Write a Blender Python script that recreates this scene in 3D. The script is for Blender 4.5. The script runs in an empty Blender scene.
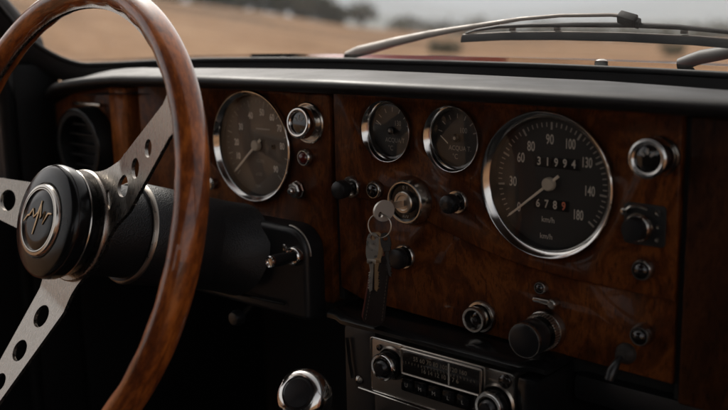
import bpy, bmesh, math, random
from mathutils import Vector, Matrix, noise as mnoise

random.seed(7)
scene = bpy.context.scene
COL = scene.collection
PI = math.pi

# ------------------------------------------------------------------ frame
# Car frame: u = to the car's right, v = up along the fascia, n = out of the
# fascia towards the seats (metres, origin on the face of the instrument panel).
# The car stands slightly nose-up on the field.
TILT = math.radians(1.25)
HGT = 0.87
CT, ST = math.cos(TILT), math.sin(TILT)


def P(p):
    u, v, n = p
    x, y, z = u, -n, v
    return Vector((x, y * CT - z * ST, y * ST + z * CT + HGT))


FU, FV, FN = Vector((1, 0, 0)), Vector((0, 1, 0)), Vector((0, 0, 1))
PANEL = (FU, FV, FN)


def frame_from(axis, up=FV):
    a = Vector(axis).normalized()
    e1 = Vector(up).cross(a)
    if e1.length < 1e-4:
        e1 = Vector((1, 0, 0))
    e1.normalize()
    return (e1, a.cross(e1), a)


# ------------------------------------------------------------------ objects
def tag(o, label=None, cat=None, group=None, kind=None):
    if label:
        o['label'] = label
    if cat:
        o['category'] = cat
    if group:
        o['group'] = group
    if kind:
        o['kind'] = kind
    return o


def thing(name, label, cat, at, group=None):
    o = bpy.data.objects.new(name, None)
    o.empty_display_size = 0.05
    COL.objects.link(o)
    o.location = P(at)
    return tag(o, label, cat, group)


class MB:
    """collects shapes given in car coordinates, builds ONE mesh object"""

    def __init__(self):
        self.v, self.f, self.uv = [], [], {}

    def add(self, verts, faces, uvs=None):
        b = len(self.v)
        self.v += [Vector(x) for x in verts]
        for i, f in enumerate(faces):
            if uvs:
                self.uv[len(self.f)] = uvs[i]
            self.f.append([b + k for k in f])
        return self

    def box(self, u0, u1, v0, v1, n0, n1, bev=0.0, seg=2, F=None, O=(0, 0, 0)):
        bm = bmesh.new()
        bmesh.ops.create_cube(bm, size=1)
        for w in bm.verts:
            w.co = Vector(((u0 + u1) / 2 + w.co.x * (u1 - u0), (v0 + v1) / 2 + w.co.y * (v1 - v0), (n0 + n1) / 2 + w.co.z * (n1 - n0)))
        if bev > 0:
            bmesh.ops.bevel(bm, geom=bm.edges[:], offset=bev, segments=seg, affect='EDGES', profile=0.6)
        return self.bm(bm, F, O)

    def bm(self, bm, F=None, O=(0, 0, 0)):
        bm.verts.ensure_lookup_table()
        O = Vector(O)
        pts = []
        for w in bm.verts:
            c = w.co
            if F:
                c = F[0] * c.x + F[1] * c.y + F[2] * c.z
            pts.append(O + c)
        fs = [[w.index for w in f.verts] for f in bm.faces]
        bm.verts.index_update()
        fs = [[w.index for w in f.verts] for f in bm.faces]
        bm.free()
        return self.add(pts, fs)

    def lathe(self, prof, O, F=PANEL, seg=56, ru=1.0):
        """prof: (radius, height) pairs, open profile; radius 0 closes"""
        O = Vector(O)
        rings, verts, faces = [], [], []
        for r, h in prof:
            if r < 1e-7:
                rings.append([len(verts)])
                verts.append(O + F[2] * h)
            else:
                ring = []
                for k in range(seg):
                    a = 2 * PI * k / seg
                    ring.append(len(verts))
                    verts.append(O + F[0] * (r * ru * math.cos(a)) + F[1] * (r * math.sin(a)) + F[2] * h)
                rings.append(ring)
        for A, B in zip(rings, rings[1:]):
            if len(A) == 1 and len(B) == 1:
                continue
            for k in range(seg):
                k2 = (k + 1) % seg
                if len(A) == 1:
                    faces.append([A[0], B[k], B[k2]])
                elif len(B) == 1:
                    faces.append([A[k], A[k2], B[0]])
                else:
                    faces.append([A[k], A[k2], B[k2], B[k]])
        return self.add(verts, faces)

    def ring(self, prof, O, F=PANEL, seg=72):
        """closed profile swept round the axis"""
        return self.lathe(list(prof) + [prof[0]], O, F, seg)

    def tube(self, path, r, seg=10, cap=True, flat=1.0, up=FV):
        path = [Vector(q) for q in path]
        rs = r if isinstance(r, (list, tuple)) else [r] * len(path)
        verts, faces, prev = [], [], None
        for i, q in enumerate(path):
            t = (path[min(i + 1, len(path) - 1)] - path[max(i - 1, 0)]).normalized()
            if prev is None:
                e1 = Vector(up).cross(t)
                if e1.length < 1e-3:
                    e1 = Vector((1, 0, 0.01)).cross(t)
            else:
                e1 = prev - t * prev.dot(t)
            e1.normalize()
            prev = e1
            e2 = t.cross(e1)
            for k in range(seg):
                a = 2 * PI * k / seg
                verts.append(q + e1 * (rs[i] * math.cos(a)) + e2 * (rs[i] * flat * math.sin(a)))
        for i in range(len(path) - 1):
            for k in range(seg):
                k2 = (k + 1) % seg
                faces.append([i * seg + k, i * seg + k2, (i + 1) * seg + k2, (i + 1) * seg + k])
        if cap:
            faces.append(list(range(seg))[::-1])
            m = (len(path) - 1) * seg
            faces.append([m + k for k in range(seg)])
        return self.add(verts, faces)

    def loft(self, secs, closed=False, cap=False):
        m = len(secs[0])
        verts = [q for s in secs for q in s]
        faces = []
        for i in range(len(secs) - 1):
            for k in range(m if closed else m - 1):
                k2 = (k + 1) % m
                faces.append([i * m + k, i * m + k2, (i + 1) * m + k2, (i + 1) * m + k])
        if cap:
            faces.append(list(range(m)))
            faces.append([(len(secs) - 1) * m + k for k in range(m)][::-1])
        return self.add(verts, faces)

    def prism(self, poly, n0, n1, bev=0.0, O=(0, 0, 0), F=PANEL, steps=3):
        """poly in the frame's plane (counter-clockwise), bevelled at n1"""
        O = Vector(O)
        k = len(poly)

        def off(d):
            out = []
            for i in range(k):
                a, b, c = Vector(poly[i - 1]), Vector(poly[i]), Vector(poly[(i + 1) % k])
                d1, d2 = (b - a), (c - b)
                if d1.length < 1e-9 or d2.length < 1e-9:
                    out.append(b)
                    continue
                d1.normalize()
                d2.normalize()
                m1, m2 = Vector((-d1.y, d1.x)), Vector((-d2.y, d2.x))
                m = m1 + m2
                m = m / max(m.length_squared / 2, 0.35)
                out.append(b + m * d)
            return out
        secs = [[O + F[0] * q[0] + F[1] * q[1] + F[2] * n0 for q in poly]]
        if bev > 0:
            for s in range(steps + 1):
                a = PI / 2 * s / steps
                ps = off(bev * (1 - math.cos(a)))
                h = n1 - bev + bev * math.sin(a)
                secs.append([O + F[0] * q.x + F[1] * q.y + F[2] * h for q in ps])
        else:
            secs.append([O + F[0] * q[0] + F[1] * q[1] + F[2] * n1 for q in poly])
        return self.loft(secs, closed=True, cap=True)

    def text(self, s, size, O, F=PANEL, sx=1.0, bold=0.0, rot=0.0):
        cu = bpy.data.curves.new('txt', 'FONT')
        cu.body = s
        cu.size = size
        cu.align_x = 'CENTER'
        cu.align_y = 'CENTER'
        cu.offset = bold
        cu.resolution_u = 3
        ob = bpy.data.objects.new('txt', cu)
        COL.objects.link(ob)
        bpy.context.view_layer.update()
        me = bpy.data.meshes.new_from_object(ob.evaluated_get(bpy.context.evaluated_depsgraph_get()))
        O = Vector(O)
        c, sn = math.cos(rot), math.sin(rot)
        pts = []
        for w in me.vertices:
            x, y = w.co.x * sx, w.co.y
            x, y = x * c - y * sn, x * sn + y * c
            pts.append(O + F[0] * x + F[1] * y)
        fs = [list(p.vertices) for p in me.polygons]
        bpy.data.objects.remove(ob)
        bpy.data.curves.remove(cu)
        bpy.data.meshes.remove(me)
        return self.add(pts, fs)

    def strip(self, a, b, w, O, F=PANEL, h=0.0, w2=None):
        """flat painted stroke from a to b on a dial"""
        a, b = Vector(a), Vector(b)
        d = (b - a).normalized()
        m = Vector((-d.y, d.x))
        w2 = w if w2 is None else w2
        q = [a + m * w / 2, a - m * w / 2, b - m * w2 / 2, b + m * w2 / 2]
        O = Vector(O)
        return self.add([O + F[0] * t.x + F[1] * t.y + F[2] * h for t in q], [[0, 1, 2, 3]])

    def build(self, name, mat, parent=None, label=None, smooth=40, recalc=True, world=False):
        me = bpy.data.meshes.new(name)
        org = Vector((0, 0, 0))
        if parent is not None:
            r = parent
            while r is not None:
                org += r.location
                r = r.parent
        pts = [(q if world else P(q)) - org for q in self.v]
        base = Vector((0, 0, 0))
        if parent is None and pts:
            xs, ys, zs = zip(*[(q.x, q.y, q.z) for q in pts])
            base = Vector(((min(xs) + max(xs)) / 2, (min(ys) + max(ys)) / 2, min(zs)))
            pts = [q - base for q in pts]
        me.from_pydata([tuple(q) for q in pts], [], self.f)
        if self.uv:
            lay = me.uv_layers.new(name='UVMap')
            for p in me.polygons:
                for li, c in zip(p.loop_indices, self.uv[p.index]):
                    lay.data[li].uv = c
        if recalc:
            bm = bmesh.new()
            bm.from_mesh(me)
            bmesh.ops.recalc_face_normals(bm, faces=bm.faces[:])
            bm.to_mesh(me)
            bm.free()
        me.materials.append(mat)
        if smooth:
            me.polygons.foreach_set('use_smooth', [True] * len(me.polygons))
            me.set_sharp_from_angle(angle=math.radians(smooth))
        me.update()
        o = bpy.data.objects.new(name, me)
        COL.objects.link(o)
        o.location = base
        if parent is not None:
            o.parent = parent
        if label:
            o['label'] = label
        return o


def rrect(u0, u1, v0, v1, r, seg=5, rs=None):
    """rounded rectangle outline, ccw; rs = radii br,tr,tl,bl"""
    rs = rs or (r, r, r, r)
    out = []
    for (cu, cv, su, sv, a0), q in zip(((u1, v0, -1, 1, -90), (u1, v1, -1, -1, 0), (u0, v1, 1, -1, 90), (u0, v0, 1, 1, 180)), rs):
        if q <= 0:
            out.append((cu, cv))
            continue
        for k in range(seg + 1):
            a = math.radians(a0 + 90 * k / seg)
            out.append((cu + su * q + q * math.cos(a), cv + sv * q + q * math.sin(a)))
    return out


# ------------------------------------------------------------------ materials
def mat(name, color=(0.5, 0.5, 0.5), rough=0.5, metal=0.0, coat=0.0, coat_rough=0.05, ior=1.5, spec=0.5):
    m = bpy.data.materials.new(name)
    m.use_nodes = True
    b = m.node_tree.nodes['Principled BSDF']
    b.inputs['Base Color'].default_value = (*color, 1)
    b.inputs['Roughness'].default_value = rough
    b.inputs['Metallic'].default_value = metal
    b.inputs['Coat Weight'].default_value = coat
    b.inputs['Coat Roughness'].default_value = coat_rough
    b.inputs['IOR'].default_value = ior
    b.inputs['Specular IOR Level'].default_value = spec
    return m


def N(m, typ, **kw):
    n = m.node_tree.nodes.new(typ)
    for k, v in kw.items():
        setattr(n, k, v)
    return n


def L(m, a, b):
    m.node_tree.links.new(a, b)


def coords(m, scale=(1, 1, 1), kind='Object', rot=(0, 0, 0)):
    tc = N(m, 'ShaderNodeTexCoord')
    mp = N(m, 'ShaderNodeMapping')
    mp.inputs['Scale'].default_value = scale
    mp.inputs['Rotation'].default_value = rot
    L(m, tc.outputs[kind], mp.inputs['Vector'])
    return mp.outputs['Vector']


def ramp(m, fac, stops):
    r = N(m, 'ShaderNodeValToRGB')
    el = r.color_ramp.elements
    while len(el) < len(stops):
        el.new(0.5)
    for e, (p, c) in zip(el, stops):
        e.position = p
        e.color = (*c, 1)
    L(m, fac, r.inputs['Fac'])
    return r.outputs['Color']


def noise(m, vec, scale, detail=4, rough=0.55, dist=0.0):
    n = N(m, 'ShaderNodeTexNoise')
    n.inputs['Scale'].default_value = scale
    n.inputs['Detail'].default_value = detail
    n.inputs['Roughness'].default_value = rough
    n.inputs['Distortion'].default_value = dist
    if vec is not None:
        L(m, vec, n.inputs['Vector'])
    return n.outputs['Fac']


def bump(m, fac, strength=0.2, dist=0.001):
    b = N(m, 'ShaderNodeBump')
    b.inputs['Strength'].default_value = strength
    b.inputs['Distance'].default_value = dist
    L(m, fac, b.inputs['Height'])
    L(m, b.outputs['Normal'], m.node_tree.nodes['Principled BSDF'].inputs['Normal'])


def bsdf(m):
    return m.node_tree.nodes['Principled BSDF']


def rough_var(m, scale, lo, hi, vec=None, detail=5):
    f = noise(m, vec if vec is not None else coords(m), scale, detail)
    mr = N(m, 'ShaderNodeMapRange')
    mr.inputs['From Min'].default_value = 0.3
    mr.inputs['From Max'].default_value = 0.7
    mr.inputs['To Min'].default_value = lo
    mr.inputs['To Max'].default_value = hi
    L(m, f, mr.inputs['Value'])
    L(m, mr.outputs['Result'], bsdf(m).inputs['Roughness'])


def wood_mat(name, dark, mid, light, stretch=(1, 1, 0.45), scale=16, coat=0.12):
    """burr walnut: swirling figure, mottles, fine dark pores, lacquer on top"""
    m = mat(name, mid, 0.45, coat=coat, coat_rough=0.05, spec=0.10)
    burl = noise(m, coords(m, stretch), scale, 10, 0.66, 2.6)
    mott = noise(m, coords(m, (1, 1, 0.7)), 75, 5, 0.65, 1.2)
    mx = N(m, 'ShaderNodeMix')
    mx.data_type = 'FLOAT'
    mx.inputs['Factor'].default_value = 0.30
    L(m, burl, mx.inputs[2])
    L(m, mott, mx.inputs[3])
    c = ramp(m, mx.outputs[0], [(0.28, dark), (0.40, tuple(0.45 * a + 0.55 * b_ for a, b_ in zip(dark, mid))), (0.49, mid), (0.56, light), (0.62, mid), (0.72, tuple(0.6 * a + 0.4 * b_ for a, b_ in zip(dark, mid)))])
    pores = noise(m, coords(m, (1, 1, 0.22)), 420, 4, 0.75, 0.4)
    pr = ramp(m, pores, [(0.36, (0.30, 0.26, 0.24)), (0.46, (1, 1, 1))])
    mm = N(m, 'ShaderNodeMix')
    mm.data_type = 'RGBA'
    mm.blend_type = 'MULTIPLY'
    mm.inputs[0].default_value = 0.8
    L(m, c, mm.inputs[6])
    L(m, pr, mm.inputs[7])
    L(m, mm.outputs[2], bsdf(m).inputs['Base Color'])
    rough_var(m, 30, 0.38, 0.55)
    bump(m, noise(m, coords(m), 60, 5, 0.6), 0.04, 0.002)
    return m


M = {}
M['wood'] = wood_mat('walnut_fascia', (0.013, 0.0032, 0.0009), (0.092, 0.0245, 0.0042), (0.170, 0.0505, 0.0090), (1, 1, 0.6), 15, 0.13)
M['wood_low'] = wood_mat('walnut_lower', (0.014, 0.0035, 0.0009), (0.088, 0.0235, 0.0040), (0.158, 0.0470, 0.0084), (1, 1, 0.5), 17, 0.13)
M['wood_shaded'] = wood_mat('walnut_lid_shaded', (0.010, 0.0032, 0.0012), (0.034, 0.0105, 0.0030), (0.058, 0.0185, 0.0052), (1, 1, 0.25), 11, 0.1)  # walnut darkened to paint in the shade at the dash's right end
M['wood_lit'] = wood_mat('walnut_edge_lit', (0.06, 0.017, 0.004), (0.26, 0.080, 0.016), (0.42, 0.135, 0.028), (1, 1, 0.25), 26, 0.1)  # walnut lightened to paint in the light falling on the end strip

m = M['rim'] = mat('mahogany_rim', (0.2, 0.07, 0.025), 0.4, coat=1.0, coat_rough=0.03, spec=0.25)
uvv = coords(m, (26, 5, 1), 'UV')
st = noise(m, uvv, 1.0, 7, 0.6, 0.8)
uv2 = coords(m, (160, 30, 1), 'UV')
gr = noise(m, uv2, 1.0, 4, 0.7, 0.2)
mx = N(m, 'ShaderNodeMix')
mx.data_type = 'FLOAT'
mx.inputs['Factor'].default_value = 0.3
L(m, st, mx.inputs[2])
L(m, gr, mx.inputs[3])
L(m, ramp(m, mx.outputs[0], [(0.32, (0.035, 0.008, 0.002)), (0.47, (0.22, 0.051, 0.0080)), (0.61, (0.56, 0.152, 0.023))]), bsdf(m).inputs['Base Color'])
bump(m, gr, 0.05, 0.0006)

m = M['chrome'] = mat('chrome', (0.74, 0.72, 0.69), 0.1, 1.0)
rough_var(m, 60, 0.06, 0.2)
m = M['chrome_old'] = mat('tarnished_chrome', (0.5, 0.47, 0.43), 0.2, 1.0)
rough_var(m, 90, 0.14, 0.28)
m = M['spoke'] = mat('brushed_spoke', (0.36, 0.325, 0.29), 0.28, 1.0)
rough_var(m, 1.0, 0.22, 0.36, coords(m, (500, 500, 60)))
m = M['gold'] = mat('gilt', (0.50, 0.35, 0.21), 0.34, 1.0)
m = M['nickel'] = mat('worn_nickel', (0.55, 0.50, 0.44), 0.3, 1.0)
rough_var(m, 240, 0.27, 0.36)
bump(m, noise(m, coords(m), 300, 4, 0.6), 0.06, 0.0006)
m = M['key_head'] = mat('polished_key_head', (0.80, 0.75, 0.68), 0.45, 0.75)
m = M['key_steel'] = mat('dull_key_steel', (0.40, 0.365, 0.32), 0.33, 1.0)
rough_var(m, 200, 0.24, 0.42)
m = M['brass'] = mat('worn_brass', (0.42, 0.27, 0.15), 0.35, 1.0)
m = M['vinyl'] = mat('black_vinyl', (0.011, 0.011, 0.012), 0.36)
bump(m, noise(m, coords(m), 900, 3, 0.6), 0.12, 0.0006)
rough_var(m, 14, 0.33, 0.46)
m = M['pad'] = mat('pad_vinyl', (0.013, 0.0116, 0.0116), 0.46, spec=0.14)
bump(m, noise(m, coords(m), 700, 3, 0.6), 0.06, 0.0006)
rough_var(m, 18, 0.36, 0.50)
m = M['demist'] = mat('frame_grey_vinyl', (0.030, 0.029, 0.029), 0.6, spec=0.18)
rough_var(m, 20, 0.52, 0.66)
m = M['leather'] = mat('black_leatherette', (0.012, 0.012, 0.013), 0.42)
L(m, ramp(m, noise(m, coords(m), 1100, 2, 0.5), [(0.70, (0.012, 0.012, 0.013)), (0.76, (0.10, 0.095, 0.09))]), bsdf(m).inputs['Base Color'])
vo = N(m, 'ShaderNodeTexVoronoi')
vo.inputs['Scale'].default_value = 750
L(m, coords(m), vo.inputs['Vector'])
bump(m, vo.outputs['Distance'], 0.4, 0.0009)
m = M['gloss'] = mat('black_gloss', (0.006, 0.006, 0.0065), 0.2, spec=0.4)
rough_var(m, 40, 0.15, 0.28)
m = M['plastic'] = mat('black_plastic', (0.010, 0.010, 0.011), 0.3)
rough_var(m, 50, 0.24, 0.4)
m = M['rubber'] = mat('black_rubber', (0.012, 0.012, 0.012), 0.6)
m = M['trim_black'] = mat('black_trim', (0.0055, 0.0055, 0.0055), 0.55, spec=0.22)
rough_var(m, 25, 0.45, 0.65)
m = M['dark'] = mat('footwell_carpet', (0.007, 0.007, 0.007), 0.9)
bump(m, noise(m, coords(m), 400, 3), 0.5, 0.002)
m = M['dial'] = mat('dial_black', (0.028, 0.0265, 0.025), 0.55)
m = M['dial_tach'] = mat('dial_black_veiled', (0.125, 0.098, 0.075), 0.5)  # black dial face; brown reflection in the glass painted into its colour
m = M['ink'] = mat('dial_cream_paint', (0.70, 0.65, 0.57), 0.6)
m = M['ink_bright'] = mat('tach_cream_paint', (0.90, 0.82, 0.72), 0.6)
m = M['ink_scale'] = mat('tuner_scale_paint', (0.24, 0.20, 0.15), 0.6)
m = M['ink_dim'] = mat('dial_faded_paint', (0.42, 0.39, 0.345), 0.6)
m = M['ink_red'] = mat('dial_red_paint', (0.75, 0.22, 0.12), 0.6)
m = M['needle'] = mat('needle_cream', (0.88, 0.78, 0.64), 0.45)
m = M['cap'] = mat('needle_cap', (0.62, 0.55, 0.45), 0.4)
m = M['drum'] = mat('odometer_drum', (0.004, 0.004, 0.004), 0.4)
m = M['lens_red'] = mat('lens_red', (0.10, 0.010, 0.007), 0.12, coat=0.6)
m = M['lens_dark'] = mat('lens_dark', (0.012, 0.009, 0.008), 0.1, coat=0.6)
m = M['silver'] = mat('radio_silver', (0.33, 0.30, 0.27), 0.32, 0.9)
rough_var(m, 120, 0.28, 0.48)
m = M['scale'] = mat('tuner_scale_glass', (0.016, 0.013, 0.011), 0.15, coat=0.5)
m = M['paint_red'] = mat('red_car_paint', (0.42, 0.035, 0.022), 0.3, coat=1.0, coat_rough=0.04)
m = M['wiper'] = mat('wiper_grey_metal', (0.14, 0.120, 0.103), 0.5, 0.5)
rough_var(m, 60, 0.34, 0.55)
m = M['wiper_dark'] = mat('wiper_dark_metal', (0.034, 0.030, 0.027), 0.5, spec=0.3)
m = M['white'] = mat('white_plastic', (0.75, 0.73, 0.68), 0.4)
m = M['fob'] = mat('dark_brown_leather', (0.012, 0.007, 0.006), 0.55, spec=0.3)
bump(m, noise(m, coords(m), 600, 4), 0.3, 0.0008)
m = M['fob_edge'] = mat('oxblood_leather', (0.11, 0.022, 0.016), 0.45)
m = M['stitch'] = mat('stitch_thread', (0.10, 0.075, 0.055), 0.8)
m = M['headliner'] = mat('headliner_cloth', (0.03, 0.028, 0.026), 0.9)


def glass(name, rough=0.0, tint=(1, 1, 1), ior=1.5, gain=1.0):
    m = bpy.data.materials.new(name)
    m.use_nodes = True
    nt = m.node_tree
    nt.nodes.remove(nt.nodes['Principled BSDF'])
    out = nt.nodes['Material Output']
    tr = N(m, 'ShaderNodeBsdfTransparent')
    tr.inputs['Color'].default_value = (*tint, 1)
    gl = N(m, 'ShaderNodeBsdfGlossy')
    gl.inputs['Roughness'].default_value = rough
    fr = N(m, 'ShaderNodeFresnel')
    # a pane behaves the same from either side
    ge = N(m, 'ShaderNodeNewGeometry')
    im = N(m, 'ShaderNodeMix')
    im.data_type = 'FLOAT'
    im.inputs[2].default_value = ior
    im.inputs[3].default_value = 1.0 / ior
    L(m, ge.outputs['Backfacing'], im.inputs['Factor'])
    L(m, im.outputs[0], fr.inputs['IOR'])
    mul = N(m, 'ShaderNodeMath', operation='MULTIPLY')
    mul.inputs[1].default_value = gain
    mul.use_clamp = True
    L(m, fr.outputs['Fac'], mul.inputs[0])
    mx = N(m, 'ShaderNodeMixShader')
    L(m, mul.outputs[0], mx.inputs['Fac'])
    L(m, tr.outputs[0], mx.inputs[1])
    L(m, gl.outputs[0], mx.inputs[2])
    L(m, mx.outputs[0], out.inputs['Surface'])
    return m


M['dial_glass'] = glass('dial_glass', 0.02, (0.96, 0.95, 0.93))
M['windscreen'] = glass('windscreen_glass', 0.0, (0.95, 0.96, 0.95))
m = M['windscreen']
dust = N(m, 'ShaderNodeBsdfTranslucent')
dust.inputs['Color'].default_value = (0.6, 0.58, 0.55, 1)
mxd = N(m, 'ShaderNodeMixShader')
mrd = N(m, 'ShaderNodeMapRange')
mrd.inputs['From Min'].default_value = 0.4
mrd.inputs['From Max'].default_value = 0.75
mrd.inputs['To Min'].default_value = 0.003
mrd.inputs['To Max'].default_value = 0.022
L(m, noise(m, coords(m), 30, 6, 0.7), mrd.inputs['Value'])
L(m, mrd.outputs['Result'], mxd.inputs['Fac'])
outn = m.node_tree.nodes['Material Output']
L(m, outn.inputs['Surface'].links[0].from_socket, mxd.inputs[1])
L(m, dust.outputs[0], mxd.inputs[2])
L(m, mxd.outputs[0], outn.inputs['Surface'])

# outdoors
m = M['field'] = mat('dry_field', (0.28, 0.15, 0.07), 0.95, spec=0.1)
v = coords(m, (1, 1, 1))
n1 = noise(m, coords(m, (0.35, 1, 1)), 0.16, 9, 0.7, 1.2)
n2 = noise(m, v, 3.0, 6, 0.7)
mx = N(m, 'ShaderNodeMix')
mx.data_type = 'FLOAT'
mx.inputs['Factor'].default_value = 0.35
L(m, n1, mx.inputs[2])
L(m, n2, mx.inputs[3])
L(m, ramp(m, mx.outputs[0], [(0.40, (0.085, 0.058, 0.032)), (0.47, (0.21, 0.118, 0.060)), (0.53, (0.31, 0.174, 0.090)), (0.60, (0.41, 0.260, 0.150))]), bsdf(m).inputs['Base Color'])
bump(m, n2, 0.6, 0.15)
m = M['hill'] = mat('far_hills', (0.07, 0.075, 0.055), 0.95, spec=0.1)
L(m, ramp(m, noise(m, coords(m), 0.006, 8, 0.65), [(0.35, (0.09, 0.10, 0.075)), (0.65, (0.19, 0.185, 0.14))]), bsdf(m).inputs['Base Color'])
for nm, a, b in (('leaf_olive', (0.07, 0.070, 0.036), (0.14, 0.128, 0.070)), ('leaf_grey', (0.09, 0.082, 0.048), (0.17, 0.152, 0.090))):
    m = M[nm] = mat(nm, a, 0.7, spec=0.2)
    L(m, ramp(m, noise(m, coords(m), 2.2, 3), [(0.35, a), (0.65, b)]), bsdf(m).inputs['Base Color'])
M['bark'] = mat('bark', (0.08, 0.06, 0.045), 0.9)


# ================================================================== DASHBOARD
dash = thing('dashboard', 'polished walnut dashboard full of chrome-ringed dials and knobs under a black padded top', 'dashboard', (0, -0.11, 0))


def poly_board(pts, n0, n1, bev, name, mt, label=None, holes=()):
    o = MB().prism(pts, n0, n1, bev).build(name, mt, dash, label)
    for u, v, r in holes:
        c = MB().lathe([(0, -0.05), (r, -0.05), (r, 0.02), (0, 0.02)], (u, v, 0), seg=96).build('cutter', mt, dash)
        md = o.modifiers.new('hole', 'BOOLEAN')
        md.operation = 'DIFFERENCE'
        md.solver = 'EXACT'
        md.object = c
        bpy.context.view_layer.update()
        me = bpy.data.meshes.new_from_object(o.evaluated_get(bpy.context.evaluated_depsgraph_get()))
        o.modifiers.clear()
        old = o.data
        o.data = me
        me.name = name
        bpy.data.meshes.remove(old)
        cm = c.data
        bpy.data.objects.remove(c)
        bpy.data.meshes.remove(cm)
    return o


HOLES = [(0.0123, 0.0285, 0.0572), (-0.1483, 0.0603, 0.0268), (-0.0774, 0.0587, 0.0275)]


# lower walnut board, left board, raised instrument board, glovebox lid
poly_board([(-0.2125, -0.096), (-0.185, -0.104), (-0.06, -0.108), (0.1205, -0.112), (0.1205, 0.092), (-0.2125, 0.092)], -0.022, -0.0035, 0.0015, 'lower_fascia', M['wood_low'], None, HOLES)
up = []
for k in range(9):
    t = k / 8
    up.append((-0.105 + 0.16 * t, -0.016 - 0.0285 * (1 - (1 - t) ** 2)))
up_poly = up + [(0.1205, -0.0465), (0.1205, 0.0925), (-0.2125, 0.0925), (-0.2125, -0.004), (-0.16, -0.006)]
poly_board(up_poly, -0.0034, 0.0, 0.0016, 'instrument_fascia', M['wood'], 'raised walnut panel carrying the dials', HOLES)
poly_board(rrect(-0.515, -0.2195, -0.115, 0.090, 0.004), -0.022, -0.0012, 0.002, 'driver_fascia', M['wood'], None, [(-0.3264, 0.0326, 0.0552)])
poly_board(rrect(0.1265, 0.64, -0.125, 0.0900, 0.003), -0.022, 0.0, 0.0025, 'glovebox_lid', M['wood_shaded'], 'plain walnut glovebox lid at the right end')
poly_board(rrect(-0.5655, -0.532, -0.08, 0.0845, 0.003), -0.03, 0.004, 0.003, 'end_moulding', M['wood_lit'], 'upright walnut strip with daylight painted into its bright orange-brown')
poly_board([(-0.699, -0.11), (-0.568, -0.11), (-0.568, 0.0835), (-0.60, 0.080), (-0.625, 0.0770), (-0.655, 0.072), (-0.699, 0.057)], -0.022, -0.006, 0.002, 'outer_fascia', M['wood'])
b = MB()
b.box(-0.60, 0.65, -0.13, 0.089, -0.06, -0.0225)
b.box(-0.70, -0.601, -0.13, 0.064, -0.06, -0.0225)
b.build('backing_panel', M['dark'], dash)
# ventilation outlet at the far left
vent = MB().lathe([(0.046, -0.008), (0.046, 0.014), (0.043, 0.018), (0.037, 0.018), (0.035, 0.012), (0.035, -0.004), (0, -0.004)], (-0.616, 0.012, 0)).build('air_vent', M['trim_black'], dash, 'round black air outlet at the far left end')
b = MB()
for k in range(-2, 3):
    w = math.sqrt(max(0.033 ** 2 - (k * 0.0125) ** 2, 0))
    b.box(-0.616 - w, -0.616 + w, 0.012 + k * 0.0125 - 0.0008, 0.012 + k * 0.0125 + 0.0008, -0.002, 0.0085)
b.build('louvre', M['trim_black'], vent)
MB().ring([(0.0452, 0.0160), (0.0458, 0.0170), (0.0450, 0.0185), (0.0440, 0.0188), (0.0438, 0.0175)], (-0.616, 0.012, 0)).build('trim_ring', M['gloss'], vent)
MB().box(-0.643, -0.588, 0.0585, 0.0625, -0.004, 0.002, 0.001).build('trim_bar', M['chrome_old'], dash)


# padded top and demister strip (lofted across the car)
def lerp_list(tab, x):
    if x <= tab[0][0]:
        return tab[0][1]
    for (a, fa), (c, fc) in zip(tab, tab[1:]):
        if x <= c:
            t = (x - a) / (c - a)
            return fa + (fc - fa) * t
    return tab[-1][1]


LIP = [(-0.70, 0.070), (-0.682, 0.0787), (-0.655, 0.0855), (-0.625, 0.0905), (-0.575, 0.0965), (-0.523, 0.1005), (-0.383, 0.1040), (-0.19, 0.1060), (0.0, 0.1062), (0.16, 0.1050), (0.64, 0.099)]
REAR = [(-0.70, 0.079), (-0.665, 0.086), (-0.611, 0.098), (-0.57, 0.105), (-0.532, 0.1085), (-0.428, 0.1096), (-0.256, 0.1104), (-0.142, 0.1090), (-0.05, 0.1078), (0.02, 0.1073), (0.127, 0.1043), (0.64, 0.098)]
GLS = [(-0.73, 0.1062), (-0.673, 0.1062), (-0.621, 0.1073), (-0.56, 0.1100), (-0.509, 0.1121), (-0.416, 0.1131), (-0.326, 0.1131), (-0.192, 0.1117), (-0.104, 0.1110), (0.03, 0.1092), (0.092, 0.1080), (0.66, 0.104)]


def ng(u):
    return -0.165 + 0.33 * (u + 0.03) ** 2


secs = []
US = [-0.70, -0.69, -0.68, -0.665, -0.65, -0.63] + [-0.61 + 0.03 * k for k in range(42)]
US = [u for u in US if u <= 0.645]
for u in US:
    lv, rv = lerp_list(LIP, u), lerp_list(REAR, u) - 0.0026 * min(1, max(0, (u + 0.66) / 0.12))
    nb = ng(u) + 0.085
    e = min(1, (u + 0.702) / 0.06)
    bulge = 0.030 * math.sqrt(max(e, 0.02))
    s = [(u, lv - 0.014, -0.02), (u, lv - 0.0135, bulge - 0.018)]
    for k in range(7):
        a = -PI / 2 + PI * 0.95 * k / 6
        s.append((u, lv - 0.0065 + 0.0068 * math.sin(a), bulge - 0.013 + 0.012 * math.cos(a)))
    nn0 = bulge - 0.024
    for k in range(1, 7):
        t = k / 6
        s.append((u, lv + (rv - lv) * t, nn0 + (min(nb, nn0 - 0.02) - nn0) * t))
    nr = min(nb, nn0 - 0.02)
    s.append((u, rv - 0.002, nr - 0.002))
    s.append((u, rv - 0.012, nr - 0.003))
    secs.append(s)
MB().loft(secs).build('dashboard_pad', M['pad'], dash, 'glossy black padded top edge catching the daylight', smooth=60)
secs = []
for u in US:
    if u < -0.60:
        continue
    gv = lerp_list(GLS, u)
    secs.append([(u, gv - 0.034 + 0.004 * t, ng(u) + 0.105 * (1 - t) - 0.01) for t in (0, 0.5, 1)])
MB().loft(secs).build('demister_gutter', M['rubber'], dash, smooth=60)


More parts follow.
